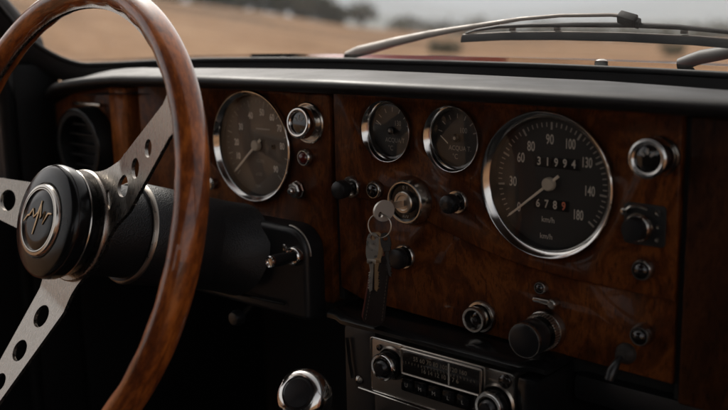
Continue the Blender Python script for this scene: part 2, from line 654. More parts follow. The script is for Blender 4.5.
# --- instruments ---------------------------------------------------------
def gauge(name, u, v, R, label, dialmat, dial_n, f, slope_n):
    """chrome ring that slopes inwards to a dial set back behind the wood"""
    O = (u, v, 0)
    root = MB().lathe([(R * 0.985, -0.002), (R, -0.0015), (R, 0.0020), (R * 0.995, 0.0030), (R * 0.983, 0.0036), (R * 0.968, 0.0034), (R * (f + 0.01), slope_n + 0.0006), (R * f, slope_n), (R * (f - 0.008), slope_n - 0.001)], O, seg=96).build(name, M['chrome'], dash, label)
    MB().lathe([(R * (f - 0.007), slope_n - 0.0006), (R * (f - 0.02), dial_n)], O, seg=96).build('inner_wall', M['rubber'], root)
    MB().lathe([(R * (f - 0.012), dial_n), (R * 0.4, dial_n), (0, dial_n)], O, seg=96).build('dial_face', dialmat, root)
    MB().lathe([(R * (f - 0.004), slope_n - 0.001), (R * 0.6, slope_n - 0.0005), (0, slope_n - 0.0002)], O, seg=96).build('glass', M['dial_glass'], root, smooth=80)
    return root


# speedometer
SU, SV = 0.0123, 0.0285
DX, DY, DN = SU - 0.0167, SV - 0.0291, -0.009
sp = gauge('speedometer', SU, SV, 0.0592, 'large speedometer with two odometer windows and needle at zero', M['dial'], DN, 0.90, -0.0012)
b = MB()
h = DN + 0.0005
for s, (x, y) in zip(('0', '30', '60', '80', '90', '100', '130', '140', '180'),
                     ((-12.2, 6.3), (-18.1, 27.1), (-10.9, 47.3), (-1.6, 57.2), (15.3, 64.0), (33.2, 61.6), (47.8, 48.4), (50.7, 26.3), (41.4, 6.3))):
    b.text(s, 0.0112, (x / 1000 + DX, y / 1000 + DY, h), sx=0.56 if len(s) == 3 else 0.64, bold=0.00016)
b.text('km/h', 0.0066, (0.0150 + DX, -0.0008 + DY, h), sx=0.9)
b.text('km/h', 0.0064, (0.0135 + DX, -0.0146 + DY, h), sx=0.9)
b.build('numerals', M['ink'], sp, smooth=0)
b = MB()
a0, a1 = math.radians(218), math.radians(-38)
for k in range(49):
    a = a0 + (a1 - a0) * k / 48
    maj = k % 6 == 0
    r0, r1 = (0.0430, 0.0490) if maj else (0.0452, 0.0488)
    b.strip((r0 * math.cos(a), r0 * math.sin(a)), (r1 * math.cos(a), r1 * math.sin(a)), 0.0016 if maj else 0.0009, (SU, SV, h))
b.build('graduation', M['ink_dim'], sp, smooth=0)
for (x, y, w, hh, digits) in ((0.0217, 0.0462, 0.0395, 0.0088, '31994'), (0.0175, 0.0120, 0.0320, 0.0086, '6789')):
    x, y = x + DX, y + DY
    win = MB().prism(rrect(x - w / 2, x + w / 2, y - hh / 2, y + hh / 2, 0.0008), DN + 0.0003, DN + 0.0010, 0.0003).build('odometer_window', M['drum'], sp)
    b, br = MB(), MB()
    step = w / (len(digits) + 0.15)
    for k, d in enumerate(digits):
        last = len(digits) == 4 and k == 3
        (br if last else b).text(d, 0.0092, (x - w / 2 + step * (k + 0.57), y, DN + 0.0012), sx=0.80, bold=0.0002)
    b.build('digits', M['ink'], win, smooth=0)
    if br.v:
        br.build('digits', M['ink_red'], win, smooth=0, label='red tenths digit')
# needle pointing to zero
nd = Vector((-0.0212 + DX - SU, -0.0020 + DY - SV))
nd2 = nd.normalized()
b = MB()
F_n = (Vector((nd2.x, nd2.y, 0)), Vector((-nd2.y, nd2.x, 0)), FN)
b.prism([(-0.0115, -0.0012), (0.0, -0.0011), (nd.length - 0.004, -0.00075), (nd.length, 0.0), (nd.length - 0.004, 0.00075), (0, 0.0011), (-0.0115, 0.0012)], 0.0036, 0.0044, 0.0002, O=(SU, SV, DN), F=F_n)
b.build('needle', M['needle'], sp)
MB().lathe([(0.0054, 0.0014), (0.0054, 0.0052), (0.0046, 0.0062), (0, 0.0064)], (SU, SV, DN)).build('needle_cap', M['cap'], sp)

# tachometer
TU, TV = -0.3264, 0.0326
EX, EY, EN = TU + 0.3227, TV - 0.0334, -0.0085
tc = gauge('tachometer', TU, TV, 0.0570, 'tachometer behind the steering wheel rim with a cream needle', M['dial_tach'], EN, 0.915, -0.0006)
b = MB()
for s, (x, y) in zip(('10', '20', '30', '40', '50', '60', '70', '80', '90'),
                     ((-353.2, 19.6), (-354.6, 34.0), (-347.0, 50.6), (-331.5, 63.0), (-314.5, 67.2), (-300.0, 63.0), (-290.0, 52.6), (-287.0, 34.8), (-297.5, 10.6))):
    b.text(s, 0.0094, (x / 1000 + EX, y / 1000 + EY, EN + 0.0005), sx=0.72, bold=0.0003)
b.build('numerals', M['ink_bright'], tc, smooth=0)
b = MB()
for k in range(37):
    a = math.radians(225 - 270 * k / 36)
    r0, r1 = (0.040, 0.0465) if k % 4 == 0 else (0.0435, 0.0462)
    b.strip((r0 * math.cos(a), r0 * math.sin(a)), (r1 * math.cos(a), r1 * math.sin(a)), 0.0011 if k % 4 == 0 else 0.0005, (TU, TV, EN + 0.0005))
b.box(-0.3245 + EX, -0.3035 + EX, 0.0498 + EY, 0.0514 + EY, EN + 0.0002, EN + 0.0006)
b.build('graduation', M['ink_dim'], tc, smooth=0)
b = MB()
b.text('GIRI', 0.0052, (-0.3195 + EX, 0.0172 + EY, EN + 0.0005), sx=1.2)
b.text('x100', 0.0052, (-0.3225 + EX, 0.0034 + EY, EN + 0.0005), sx=0.9)
b.text('rpm', 0.0050, (-0.3245 + EX, -0.0088 + EY, EN + 0.0005), sx=0.9)
b.build('lettering', M['ink_dim'], tc, smooth=0)
MB().lathe([(0.0026, 0.0003), (0.0026, 0.0012), (0, 0.0014)], (-0.2995 + EX, 0.0335 + EY, EN), seg=20).build('pilot_lens', M['lens_dark'], tc)
nd = Vector((-0.3572 + EX - TU, 0.0030 + EY - TV))
nd2 = nd.normalized()
F_n = (Vector((nd2.x, nd2.y, 0)), Vector((-nd2.y, nd2.x, 0)), FN)
MB().prism([(-0.010, -0.0016), (0.0, -0.0012), (nd.length - 0.004, -0.0009), (nd.length, 0.0), (nd.length - 0.004, 0.0009), (0, 0.0012), (-0.010, 0.0016)], 0.0030, 0.0038, 0.0002, O=(TU, TV, EN), F=F_n).build('needle', M['needle'], tc)
MB().lathe([(0.0056, 0.0008), (0.0056, 0.0046), (0.0046, 0.0056), (0, 0.0058)], (TU, TV, EN)).build('needle_cap', M['cap'], tc)


# two small gauges
def small_gauge(name, u, v, R, label, top, lines, nda, ndb):
    Z = -0.0085
    g = gauge(name, u, v, R, label, M['dial'], Z, 0.845, -0.0026)
    b = MB()
    b.text(top, 0.0066, (u + 0.006, v + 0.0062, Z + 0.0005), sx=0.8)
    b.text(lines[0], 0.0058, (u + 0.0025, v - 0.0092, Z + 0.0005), sx=0.86)
    b.text(lines[1], 0.0062, (u - 0.0025, v - 0.0165, Z + 0.0005), sx=0.86)
    b.build('lettering', M['ink_dim'], g, smooth=0)
    b = MB()
    for k in range(7):
        a = math.radians(165 - 150 * k / 6)
        b.strip((0.0165 * math.cos(a), 0.0165 * math.sin(a)), (0.0205 * math.cos(a), 0.0205 * math.sin(a)), 0.0009, (u, v, Z + 0.0005))
    b.build('graduation', M['ink_dim'], g, smooth=0)
    a, c = Vector(nda), Vector(ndb)
    MB().prism([(a.x, a.y - 0.0004), (c.x, c.y - 0.0005), (c.x, c.y + 0.0005), (a.x, a.y + 0.0004)], 0.0032, 0.0038, 0.0, O=(u, v, Z)).build('needle', M['ink'], g)
    MB().lathe([(0.0034, 0.0012), (0.0034, 0.0042), (0.0026, 0.005), (0, 0.0052)], (u, v, Z), seg=32).build('needle_cap', M['drum'], g)
    MB().lathe([(0.0014, 0.0052), (0.0012, 0.0056), (0, 0.0057)], (u, v, Z), seg=20).build('needle_pin', M['ink_dim'], g)
    return g


small_gauge('temperature_gauge', -0.1483, 0.0603, 0.0278, 'left one of the two small round gauges, lettered ACQUA T', '130', ('ACQUA T', '°C'), (-0.016, 0.008), (-0.011, 0.0045))
small_gauge('temperature_gauge', -0.0774, 0.0587, 0.0285, 'right one of the two small round gauges, lettered ACQUA T', '100', ('ACQUA T.', '°C'), (-0.0155, 0.0010), (-0.0080, -0.0050))


# --- switchgear ----------------------------------------------------------
def pull_knob(u, v, R, h, label=None, base_r=None, n0=0.0, tilt=(0, 0)):
    base_r = base_r or R * 1.1
    fr = frame_from((tilt[0], tilt[1], 1))
    k = MB().lathe([(0.0035, n0), (0.0035, n0 + h * 0.3), (R * 0.72, n0 + h * 0.32), (R * 0.80, n0 + h * 0.42), (R * 0.98, n0 + h * 0.5), (R, n0 + h * 0.58), (R, n0 + h * 0.84), (R * 0.93, n0 + h * 0.95), (R * 0.75, n0 + h), (0, n0 + h * 1.02)], (u, v, 0), fr).build('pull_knob', M['plastic'], dash, label)
    MB().lathe([(base_r, n0), (base_r, n0 + 0.0022), (base_r * 0.9, n0 + 0.0036), (base_r * 0.66, n0 + 0.0036), (base_r * 0.6, n0 + 0.0015), (0.003, n0 + 0.0015)], (u, v, 0)).build('collar', M['chrome_old'], k)
    return k


def pilot_lamp(u, v, R, lens, label=None, h=0.006, n0=0.0):
    k = MB().lathe([(R, n0), (R, n0 + h * 0.35), (R * 0.93, n0 + h * 0.8), (R * 0.82, n0 + h), (R * 0.72, n0 + h), (R * 0.68, n0 + h * 0.7)], (u, v, 0), seg=40).build('warning_lamp', M['chrome_old'], dash, label)
    MB().lathe([(R * 0.69, n0 + h * 0.7), (R * 0.62, n0 + h * 1.05), (R * 0.38, n0 + h * 1.35), (0, n0 + h * 1.45)], (u, v, 0), seg=32).build('lens', lens, k, smooth=80)
    return k


pull_knob(-0.1915, 0.0050, 0.0085, 0.021, 'black pull knob nearest the seam', 0.0105)
pull_knob(-0.0712, 0.0055, 0.0082, 0.017, 'black pull knob right of the ignition switch', 0.0105)
pull_knob(-0.1320, -0.0530, 0.0095, 0.014, 'black pull knob hidden behind the hanging keys', 0.0115, -0.0035)
pilot_lamp(-0.1617, 0.0060, 0.0088, M['lens_dark'], 'small dark warning lamp left of the ignition switch')
pilot_lamp(-0.2500, 0.0278, 0.0088, M['lens_red'], 'small red warning lamp right of the tachometer', 0.006, -0.0012)
pilot_lamp(0.0968, -0.0257, 0.0087, M['lens_dark'], 'small dark warning lamp at the lower right')
pilot_lamp(0.0093, -0.0562, 0.0058, M['lens_dark'], None, 0.005, -0.0035)

# faceted nut below the red lamp
nut = MB().lathe([(0.009, -0.0012), (0.009, 0.0012), (0.0078, 0.002), (0.0078, 0.0062), (0.0066, 0.0076), (0.0042, 0.0078), (0.0040, 0.006)], (-0.2626, -0.0052, 0), seg=8).build('switch_nut', M['chrome_old'], dash, 'small faceted chrome nut', smooth=20)
MB().lathe([(0.0040, 0.0055), (0.0036, 0.011), (0.0024, 0.0125), (0, 0.0128)], (-0.2626, -0.0052, 0), seg=20).build('plunger', M['chrome'], nut)
MB().lathe([(0.0062, -0.0012), (0.0062, 0.004), (0.004, 0.0055), (0, 0.0058)], (-0.390, -0.0125, 0), seg=24).build('screw_head', M['chrome_old'], dash)


def ringed_button(u, v, R, h, label, n0=0.0, tilt=(0, 0), big=1.4):
    """chrome barrel with a dark dished face on a round flange"""
    fr = frame_from((tilt[0], tilt[1], 1))
    k = MB().lathe([(R * 0.86, n0), (R * 0.86, n0 + h * 0.35), (R, n0 + h * 0.42), (R * 1.02, n0 + h * 0.60)] + [(R * (0.835 + 0.165 * math.cos(a_ * PI / 10)), n0 + h * 0.84 + R * 0.17 * math.sin(a_ * PI / 10)) for a_ in range(11)] + [(R * 0.665, n0 + h * 0.80)], (u, v, 0), fr, 64).build('rotary_knob', M['chrome'], dash, label)
    MB().lathe([(R * 0.675, n0 + h * 0.82), (R * 0.4, n0 + h * 0.86), (0, n0 + h * 0.88)], (u, v, 0), fr).build('face', M['lens_dark'], k, smooth=80)
    fl = MB().lathe([(R * big, n0), (R * big, n0 + 0.0016), (R * big * 0.95, n0 + 0.0026), (R * big * 0.88, n0 + 0.0026), (R * big * 0.84, n0 + 0.0012), (R * 0.6, n0 + 0.0012)], (u, v, 0)).build('flange', M['chrome_old'], k)
    b = MB()
    for a in (40, 90, 140):
        a = math.radians(a)
        b.strip((R * 0.2 * math.cos(a), R * 0.2 * math.sin(a)), (R * 0.48 * math.cos(a), R * 0.48 * math.sin(a)), R * 0.09, Vector((u, v, 0)) + fr[2] * (n0 + h * 0.885), fr)
    b.build('symbol', M['ink_dim'], k, smooth=0)
    return k


ringed_button(-0.2456, 0.0615, 0.0152, 0.0165, 'big chrome-rimmed knob beside the tachometer', -0.0012, (0.02, 0.12), 1.32)
ringed_button(0.1062, 0.0598, 0.0145, 0.026, 'big chrome-rimmed knob right of the speedometer', 0.0, (0, 0.05), 1.02)
# cigarette lighter, low in the middle
lt = MB().lathe([(0.0098, -0.0035), (0.0098, 0.006), (0.0110, 0.0072), (0.0113, 0.0095), (0.0105, 0.0112), (0.0088, 0.0112), (0.0082, 0.0098), (0.0080, 0.004)], (-0.0486, -0.0925, 0)).build('cigarette_lighter', M['chrome_old'], dash, 'small chrome lighter socket above the radio')
MB().lathe([(0.0081, 0.0045), (0.0060, 0.0062), (0.0028, 0.0066), (0.0026, 0.0085), (0, 0.0087)], (-0.0486, -0.0925, 0)).build('element', M['lens_dark'], lt)
MB().lathe([(0.0142, -0.0035), (0.0142, -0.001), (0.0132, 0.0006), (0.0112, 0.0008), (0.0106, -0.001)], (-0.0486, -0.0925, 0)).build('flange', M['chrome_old'], lt)
# big black heater knob
hk = MB().lathe([(0.0100, -0.0035), (0.0100, 0.013), (0.0130, 0.0145), (0.0142, 0.0165), (0.0144, 0.0310), (0.0134, 0.0332), (0.0110, 0.0341), (0, 0.0345)], (0.0150, -0.0905, 0)).build('heater_knob', M['plastic'], dash, 'large plain black knob right of the lighter')
b = MB().lathe([(0.0168, -0.0035), (0.0168, 0.0), (0.0160, 0.0030), (0.0153, 0.0034), (0.0148, 0.0100), (0.0100, 0.0102)], (0.0150, -0.0905, 0))
b.build('collar', M['chrome_old'], hk)
b = MB()
for k in range(40):
    a = 2 * PI * k / 40
    c, s = math.cos(a), math.sin(a)
    b.tube([(0.0150 + 0.0151 * c, -0.0905 + 0.0151 * s, 0.004), (0.0150 + 0.0149 * c, -0.0905 + 0.0149 * s, 0.0095)], 0.0006, 5)
b.build('knurl', M['nickel'], hk)
MB().ring([(0.0143, 0.0300), (0.0146, 0.0312), (0.0140, 0.0330), (0.0135, 0.0330), (0.0138, 0.0312)], (0.0150, -0.0905, 0)).build('edge_ring', M['chrome_old'], hk)
# bracketed fixing above the heater knob
b = MB()
b.prism(rrect(0.0035, 0.026, -0.0685, -0.0645, 0.0015), -0.0035, 0.0025, 0.0008)
b.lathe([(0.0042, -0.0035), (0.0042, 0.004), (0.003, 0.0055), (0, 0.0056)], (0.0225, -0.0665, 0), seg=16)
b.build('clip', M['chrome_old'], dash)
# rotary light switch on the right with a small lettered plate
rs = MB().lathe([(0.0065, 0), (0.0065, 0.005), (0.0080, 0.0065), (0.0088, 0.009), (0.0088, 0.0150), (0.0080, 0.0168), (0, 0.0172)], (0.0935, 0.0065, 0)).build('rotary_switch', M['plastic'], dash, 'black rotary switch with a lettered plate')
MB().ring([(0.0092, 0.0100), (0.0106, 0.0085), (0.0110, 0.005), (0.0102, 0.004), (0.0090, 0.006)], (0.0935, 0.0065, 0)).build('collar', M['chrome_old'], rs)
pl = MB().prism(rrect(0.0800, 0.1125, -0.0075, 0.0235, 0.0035), 0.0, 0.0014, 0.0005).build('switch_plate', M['rubber'], rs)
for x_, y_, r_ in ((0.1070, 0.0185, 0.0026), (0.1078, 0.0080, 0.0018), (0.1072, -0.0015, 0.0018)):
    MB().lathe([(r_, 0.0014), (r_, 0.0032), (r_ * 0.62, 0.0032), (r_ * 0.55, 0.0022), (0, 0.0022)], (x_, y_, 0), seg=20).build('stud', M['chrome_old'], rs)
b = MB().lathe([(0.0024, 0.0014), (0.0024, 0.0075), (0, 0.0082)], (0.0825, 0.0175, 0), seg=16)
b.tube([(0.0825, 0.0175, 0.005), (0.0868, 0.0212, 0.005), (0.0930, 0.0220, 0.0042), (0.0990, 0.0205, 0.0028)], 0.0014, 8)
b.build('pointer', M['chrome_old'], rs)
# lower right lamp and toggle
k = pilot_lamp(0.0973, -0.0767, 0.0088, M['lens_dark'], 'small chrome button with a dark centre low on the right', 0.009, -0.0035)
tg = MB().lathe([(0.0082, -0.0035), (0.0082, -0.001), (0.0070, 0.0015), (0.0050, 0.004), (0.0044, 0.0075), (0, 0.0078)], (0.0840, -0.0955, 0), seg=32).build('toggle_switch', M['wiper_dark'], dash, 'toggle switch with a drooping black lever')
MB().tube([(0.0840, -0.0955, 0.006), (0.0835, -0.0985, 0.012), (0.0825, -0.1045, 0.018), (0.0815, -0.1105, 0.020)], [0.0022, 0.0030, 0.0042, 0.0036], 12).build('lever', M['plastic'], tg)

# ignition lock
IU, IV = -0.1205, 0.0008
ig = MB().lathe([(0.0222, 0.0), (0.0222, 0.0022), (0.0208, 0.0048), (0.0196, 0.0105), (0.0184, 0.0122), (0.0172, 0.0122), (0.0164, 0.0110)], (IU, IV, 0), seg=72).build('ignition_switch', M['chrome_old'], dash, 'round ignition lock with a dark ring and bright barrel')
MB().lathe([(0.0165, 0.0112), (0.0150, 0.0098), (0.0098, 0.0098)], (IU, IV, 0)).build('dark_ring', M['gloss'], ig)
MB().lathe([(0.0099, 0.0092), (0.0099, 0.0132), (0.0090, 0.0142), (0.0068, 0.0142), (0.0062, 0.0136), (0, 0.0136)], (IU, IV, 0)).build('lock_barrel', M['nickel'], ig)
b = MB()
b.text('0', 0.0045, (IU - 0.0015, IV + 0.0128, 0.0106))
b.text('1', 0.0045, (IU + 0.0025, IV + 0.0126, 0.0106))
b.build('lettering', M['ink_dim'], ig, smooth=0)
b = MB()
b.text('AVV', 0.0038, (IU + 0.0005, IV - 0.0128, 0.0106))
b.build('lettering', M['ink_dim'], ig, smooth=0)

# seam strips between the boards
MB().box(-0.2193, -0.2127, -0.11, 0.092, -0.021, -0.009).build('seam_filler', M['rubber'], dash)
MB().box(0.1207, 0.1263, -0.125, 0.088, -0.021, -0.009).build('seam_filler', M['rubber'], dash)

# black parcel shelf lip under the walnut
prof = [(-0.1105, -0.03), (-0.1095, 0.022), (-0.1102, 0.030), (-0.1130, 0.0345), (-0.1165, 0.0345), (-0.1185, 0.030), (-0.1190, -0.03)]
secs = []
for k in range(23):
    u = -0.200 + 0.232 * k / 22
    e = 0 if 0.06 < k / 22 < 0.95 else 0.004
    secs.append([(u, v_ + e * 0.3, n_ - e) for v_, n_ in prof])
MB().loft(secs, closed=True, cap=True).build('shelf_lip', M['gloss'], dash, 'glossy black ledge over the radio')
b = MB()
b.box(0.034, 0.65, -0.150, -0.127, -0.06, -0.012, 0.006)
b.build('lower_rail', M['vinyl'], dash)

# ================================================================== RADIO and its console
con = thing('radio_console', 'black console box hanging under the dashboard round the radio', 'console', (-0.07, -0.30, 0.0))
b = MB()
b.box(-0.186, -0.146, -0.30, -0.120, -0.10, 0.024, 0.006)
b.build('side_panel', M['vinyl'], con)
b = MB()
b.box(0.0095, 0.030, -0.30, -0.120, -0.10, 0.036, 0.006)
b.build('side_panel', M['gloss'], con)
MB().box(-0.1455, 0.009, -0.30, -0.174, -0.10, 0.030, 0.006).build('lower_panel', M['vinyl'], con)
b = MB()
b.lathe([(0.0045, 0.0), (0.0045, 0.004), (0.002, 0.006), (0, 0.0062)], (-0.166, -0.171, 0.022), seg=20)
b.build('screw_head', M['chrome_old'], con)
MB().tube([(-0.178, -0.132, 0.027), (-0.1755, -0.155, 0.027), (-0.1725, -0.170, 0.027)], 0.0016, 8).build('edge_bead', M['gloss'], con)
MB().tube([(-0.160, -0.1745, 0.0325), (-0.07, -0.1755, 0.0345), (0.008, -0.1755, 0.0345)], 0.0012, 8).build('trim_line', M['chrome_old'], con)

rad = thing('car_radio', 'old silver-faced push-button car radio under the dashboard', 'radio', (-0.066, -0.170, 0.03))
RN = 0.034
MB().prism(rrect(-0.1425, 0.0065, -0.1715, -0.1215, 0.003), -0.10, RN, 0.0012).build('faceplate', M['silver'], rad)
# chrome edge round the face
b = MB()
ol = rrect(-0.1430, 0.0070, -0.1720, -0.1210, 0.003)
b.tube([(x, y, RN) for x, y in ol + ol[:2]], 0.0009, 8, cap=False)
b.build('edge_trim', M['chrome_old'], rad)
wnd = MB().prism(rrect(-0.1015, -0.0205, -0.1425, -0.1215, 0.001), RN - 0.001, RN + 0.0075, 0.0008).build('tuner_window', M['scale'], rad)
b = MB()
ol = rrect(-0.1022, -0.0198, -0.1432, -0.1208, 0.0012, 2)
for off_, nn, rr in ((0, 0.0072, 0.0011), (0.0016, 0.0045, 0.0008)):
    ol2 = rrect(-0.1022 - off_, -0.0198 + off_, -0.1432 - off_, -0.1208 + off_, 0.0012, 2)
    b.tube([(x, y, RN + nn) for x, y in ol2 + ol2[:2]], rr, 8, cap=False)
b.build('frame', M['nickel'], wnd)
b = MB()
for j, row in enumerate(('55 60 70 80 100 120 160', '16 14 12 10 8 7 6')):
    b.text(row, 0.0056, (-0.061, -0.1272 - j * 0.0088, RN + 0.0078), sx=0.98)
for k in range(22):
    x = -0.097 + k * 0.0034
    b.strip((0, -0.0010 if k % 2 else -0.0016), (0, 0.001), 0.0004, (x, -0.1320, RN + 0.0078))
b.build('scale_print', M['ink_scale'], wnd, smooth=0)
MB().box(-0.052, -0.0508, -0.1415, -0.1225, RN + 0.0076, RN + 0.0081).build('tuning_pointer', M['ink_dim'], wnd)
for k in range(5):
    x = -0.0965 + k * 0.0148
    pb = MB().box(x - 0.0062, x + 0.0062, -0.1590, -0.1470, RN - 0.001, RN + 0.008, 0.0014).build('push_button', M['gloss'], rad)
    b = MB()
    b.text(('U', 'M', 'M', 'L', 'L')[k], 0.0050, (x, -0.1532, RN + 0.0084))
    b.build('letter', M['ink_dim'], pb, smooth=0)
b = MB()
b.box(-0.105, -0.0305, -0.1455, -0.1440, RN - 0.0004, RN + 0.0015, 0.0005)
b.box(-0.105, -0.0305, -0.1625, -0.1606, RN - 0.0004, RN + 0.0015, 0.0005)
b.build('button_surround', M['gloss'], rad)
for (x, y, R, lab) in ((-0.1180, -0.1400, 0.0125, 'left tuning knob, chrome-ringed'), (-0.0075, -0.1475, 0.0130, 'right tuning knob, chrome-ringed')):
    kn = MB().lathe([(R * 0.9, 0), (R, 0.002), (R, 0.012), (R * 0.93, 0.0145), (R * 0.66, 0.0150), (R * 0.60, 0.0135)], (x, y, RN)).build('tuning_knob', M['gloss'], rad, lab)
    MB().ring([(R * 0.99, 0.0118), (R * 1.005, 0.0138), (R * 0.92, 0.0157), (R * 0.76, 0.0157), (R * 0.74, 0.0146)], (x, y, RN)).build('knob_ring', M['chrome'], kn)
    MB().lathe([(R * 0.62, 0.0130), (R * 0.5, 0.0185), (R * 0.42, 0.0195), (0, 0.0198)], (x, y, RN)).build('inner_knob', M['plastic'], kn)
    MB().ring([(R * 1.2, 0.0005), (R * 1.25, 0.0016), (R * 1.12, 0.003), (R * 1.02, 0.0016)], (x, y, RN)).build('knob_base', M['nickel'], kn)
MB().lathe([(0.0058, 0), (0.0058, 0.0025), (0.0046, 0.0035), (0, 0.0040)], (-0.0005, -0.1275, RN), seg=32).build('indicator_lens', M['lens_dark'], rad)
MB().lathe([(0.0028, 0), (0.0028, 0.0025), (0, 0.003)], (-0.1320, -0.1285, RN), seg=20).build('indicator_lens', M['lens_dark'], rad)
b = MB()
b.box(-0.1245, -0.1075, -0.1285, -0.1270, RN - 0.0002, RN + 0.0012, 0.0004)
b.build('trim_bar', M['nickel'], rad)
MB().box(-0.0165, -0.0060, -0.1305, -0.1290, RN - 0.0002, RN + 0.0012, 0.0004).build('trim_bar', M['nickel'], rad)

# ================================================================== KEYS
key = thing('ignition_key', 'ignition key with a round nickel head, pushed into the lock', 'key', (IU, IV, 0.0142))
tw = math.radians(-13)
KF = (Vector((math.sin(tw), 0, math.cos(tw))), Vector((0, 1, 0)), Vector((-math.cos(tw), 0, math.sin(tw))))
KO = Vector((IU, IV - 0.0005, 0.0140))
# blade (pointing out of the lock) and round head with an eye
b = MB()
b.prism([(-0.004, -0.0030), (0.0105, -0.0030), (0.0115, -0.0048), (0.0130, -0.0048), (0.0130, 0.0045), (0.0115, 0.0045), (0.0105, 0.0028), (-0.004, 0.0028)], -0.0009, 0.0009, 0.0003, O=KO, F=KF)
b.build('blade', M['nickel'], key)
hc = KO + KF[0] * 0.0205 + KF[1] * (-0.0035)
b = MB()
segs = 40
ov, iv = [], []
ecx, ecy = 0.0042, -0.0028
for sgn in (-0.0011, 0.0011):
    for k in range(segs):
        a = 2 * PI * k / segs
        ov.append(hc + KF[0] * (0.0108 * math.cos(a)) + KF[1] * (0.0092 * math.sin(a)) + KF[2] * sgn)
    for k in range(segs):
        a = 2 * PI * k / segs
        ov.append(hc + KF[0] * (ecx + 0.0026 * math.cos(a)) + KF[1] * (ecy + 0.0026 * math.sin(a)) + KF[2] * sgn)
fs = []
for k in range(segs):
    k2 = (k + 1) % segs
    o0, i0, o1, i1 = 0, segs, 2 * segs, 3 * segs
    fs += [[o0 + k, i0 + k, i0 + k2, o0 + k2], [o1 + k, o1 + k2, i1 + k2, i1 + k], [o0 + k, o0 + k2, o1 + k2, o1 + k], [i0 + k, i1 + k, i1 + k2, i0 + k2]]
b.add(ov, fs)
b.build('head', M['key_head'], key)

eye = hc + KF[0] * ecx + KF[1] * ecy
# split ring through the eye
ringc = Vector((eye.x + 0.0004, eye.y - 0.0096, eye.z + 0.001))
kr = thing('key_ring', 'thin steel split ring hanging from the ignition key', 'key ring', tuple(ringc - Vector((0, 0.0104, 0))))
RF = frame_from((0.35, 0.10, 0.93))
b = MB()
path = []
for k in range(97):
    a = 2 * PI * 2 * k / 96
    path.append(ringc + RF[0] * (0.0104 * math.cos(a)) + RF[1] * (0.0104 * math.sin(a)) + RF[2] * (0.0011 * (k / 96 - 0.5)))
b.tube(path, 0.00062, 8)
b.build('ring', M['nickel'], kr)


def flat_key(name, label, top, tip, w, ang, mt, bow_h, teeth_side, blade_w=0.0034, thick=0.0018, group=None):
    """hanging key: bow with an eye at the top, toothed blade below"""
    top, tip = Vector(top), Vector(tip)
    d = (tip - top)
    Ln = d.length
    d.normalize()
    c = Vector((math.cos(ang), 0, math.sin(ang)))
    c = (c - d * c.dot(d)).normalized()
    F_ = (c, -d, c.cross(-d))
    t = thing(name, label, 'key', tuple(tip), group)
    b = MB()
    k2 = []
    # outline of the bow ring
    seg = 32
    vs, fs = [], []
    eyc, eyr = -0.0045, 0.0024
    for sg in (-thick / 2, thick / 2):
        for k in range(seg):
            a = 2 * PI * k / seg
            x = w / 2 * math.copysign(abs(math.cos(a)) ** 0.7, math.cos(a))
            y = -bow_h / 2 + bow_h / 2 * math.copysign(abs(math.sin(a)) ** 0.7, math.sin(a))
            vs.append(top + F_[0] * x + F_[1] * y + F_[2] * sg)
        for k in range(seg):
            a = 2 * PI * k / seg
            vs.append(top + F_[0] * (eyr * math.cos(a)) + F_[1] * (eyc + eyr * math.sin(a)) + F_[2] * sg)
    for k in range(seg):
        q = (k + 1) % seg
        o0, i0, o1, i1 = 0, seg, 2 * seg, 3 * seg
        fs += [[o0 + k, i0 + k, i0 + q, o0 + q], [o1 + k, o1 + q, i1 + q, i1 + k], [o0 + k, o0 + q, o1 + q, o1 + k], [i0 + k, i1 + k, i1 + q, i0 + q]]
    b.add(vs, fs)
    b.prism(rrect(-w * 0.36, w * 0.36, -bow_h - 0.0018, -bow_h + 0.0022, 0.0006), -thick * 0.7, thick * 0.7, 0.0003, O=top, F=F_)
    b.build('bow', mt, t)
    b = MB()
    pts_l = [(-blade_w / 2, -bow_h - 0.0017), (-blade_w / 2, -Ln + 0.002), (0, -Ln)]
    pts_r = []
    y = -Ln + 0.0025
    i = 0
    while y < -bow_h - 0.008:
        pts_r.append((blade_w / 2 - (0.0013, 0.0, 0.0016, 0.0004, 0.0010, 0.0)[i % 6], y))
        y += 0.0011
        i += 1
    pts_r.append((blade_w / 2, -bow_h - 0.0017))
    pl_ = pts_l + pts_r
    if teeth_side < 0:
        pl_ = [(-x, y_) for x, y_ in pl_][::-1]
    b.prism(pl_, -thick * 0.4, thick * 0.4, 0.0002, O=top, F=F_, steps=1)
    b.build('blade', mt, t)
    return t


rb = ringc - Vector((0, 0.0104, 0))
flat_key('house_key', 'flat steel key with a worn bow and cut teeth, leftmost of the hanging keys', (rb.x - 0.0062, rb.y + 0.0040, rb.z + 0.0015), (-0.1305, -0.0735, 0.0485), 0.0110, -0.55, M['key_steel'], 0.0255, -1, 0.0044)
flat_key('house_key', 'brass key close behind the leftmost key, blade just to its right', (rb.x - 0.0042, rb.y + 0.0042, rb.z - 0.0012), (-0.1243, -0.0728, 0.0460), 0.0100, -0.45, M['brass'], 0.0250, 1, 0.0044)
flat_key('house_key', 'slim dark grey key hanging on the right of the ring', (rb.x + 0.0040, rb.y + 0.0035, rb.z - 0.0015), (-0.1098, -0.0575, 0.0440), 0.0090, -0.4, M['wiper_dark'], 0.0135, 1, 0.0034)
flat_key('house_key', 'slim dark grey key between the brass key and the rightmost key', (rb.x + 0.0020, rb.y + 0.0037, rb.z - 0.0042), (-0.1145, -0.0560, 0.0425), 0.0085, -0.7, M['wiper_dark'], 0.0125, -1, 0.0032)

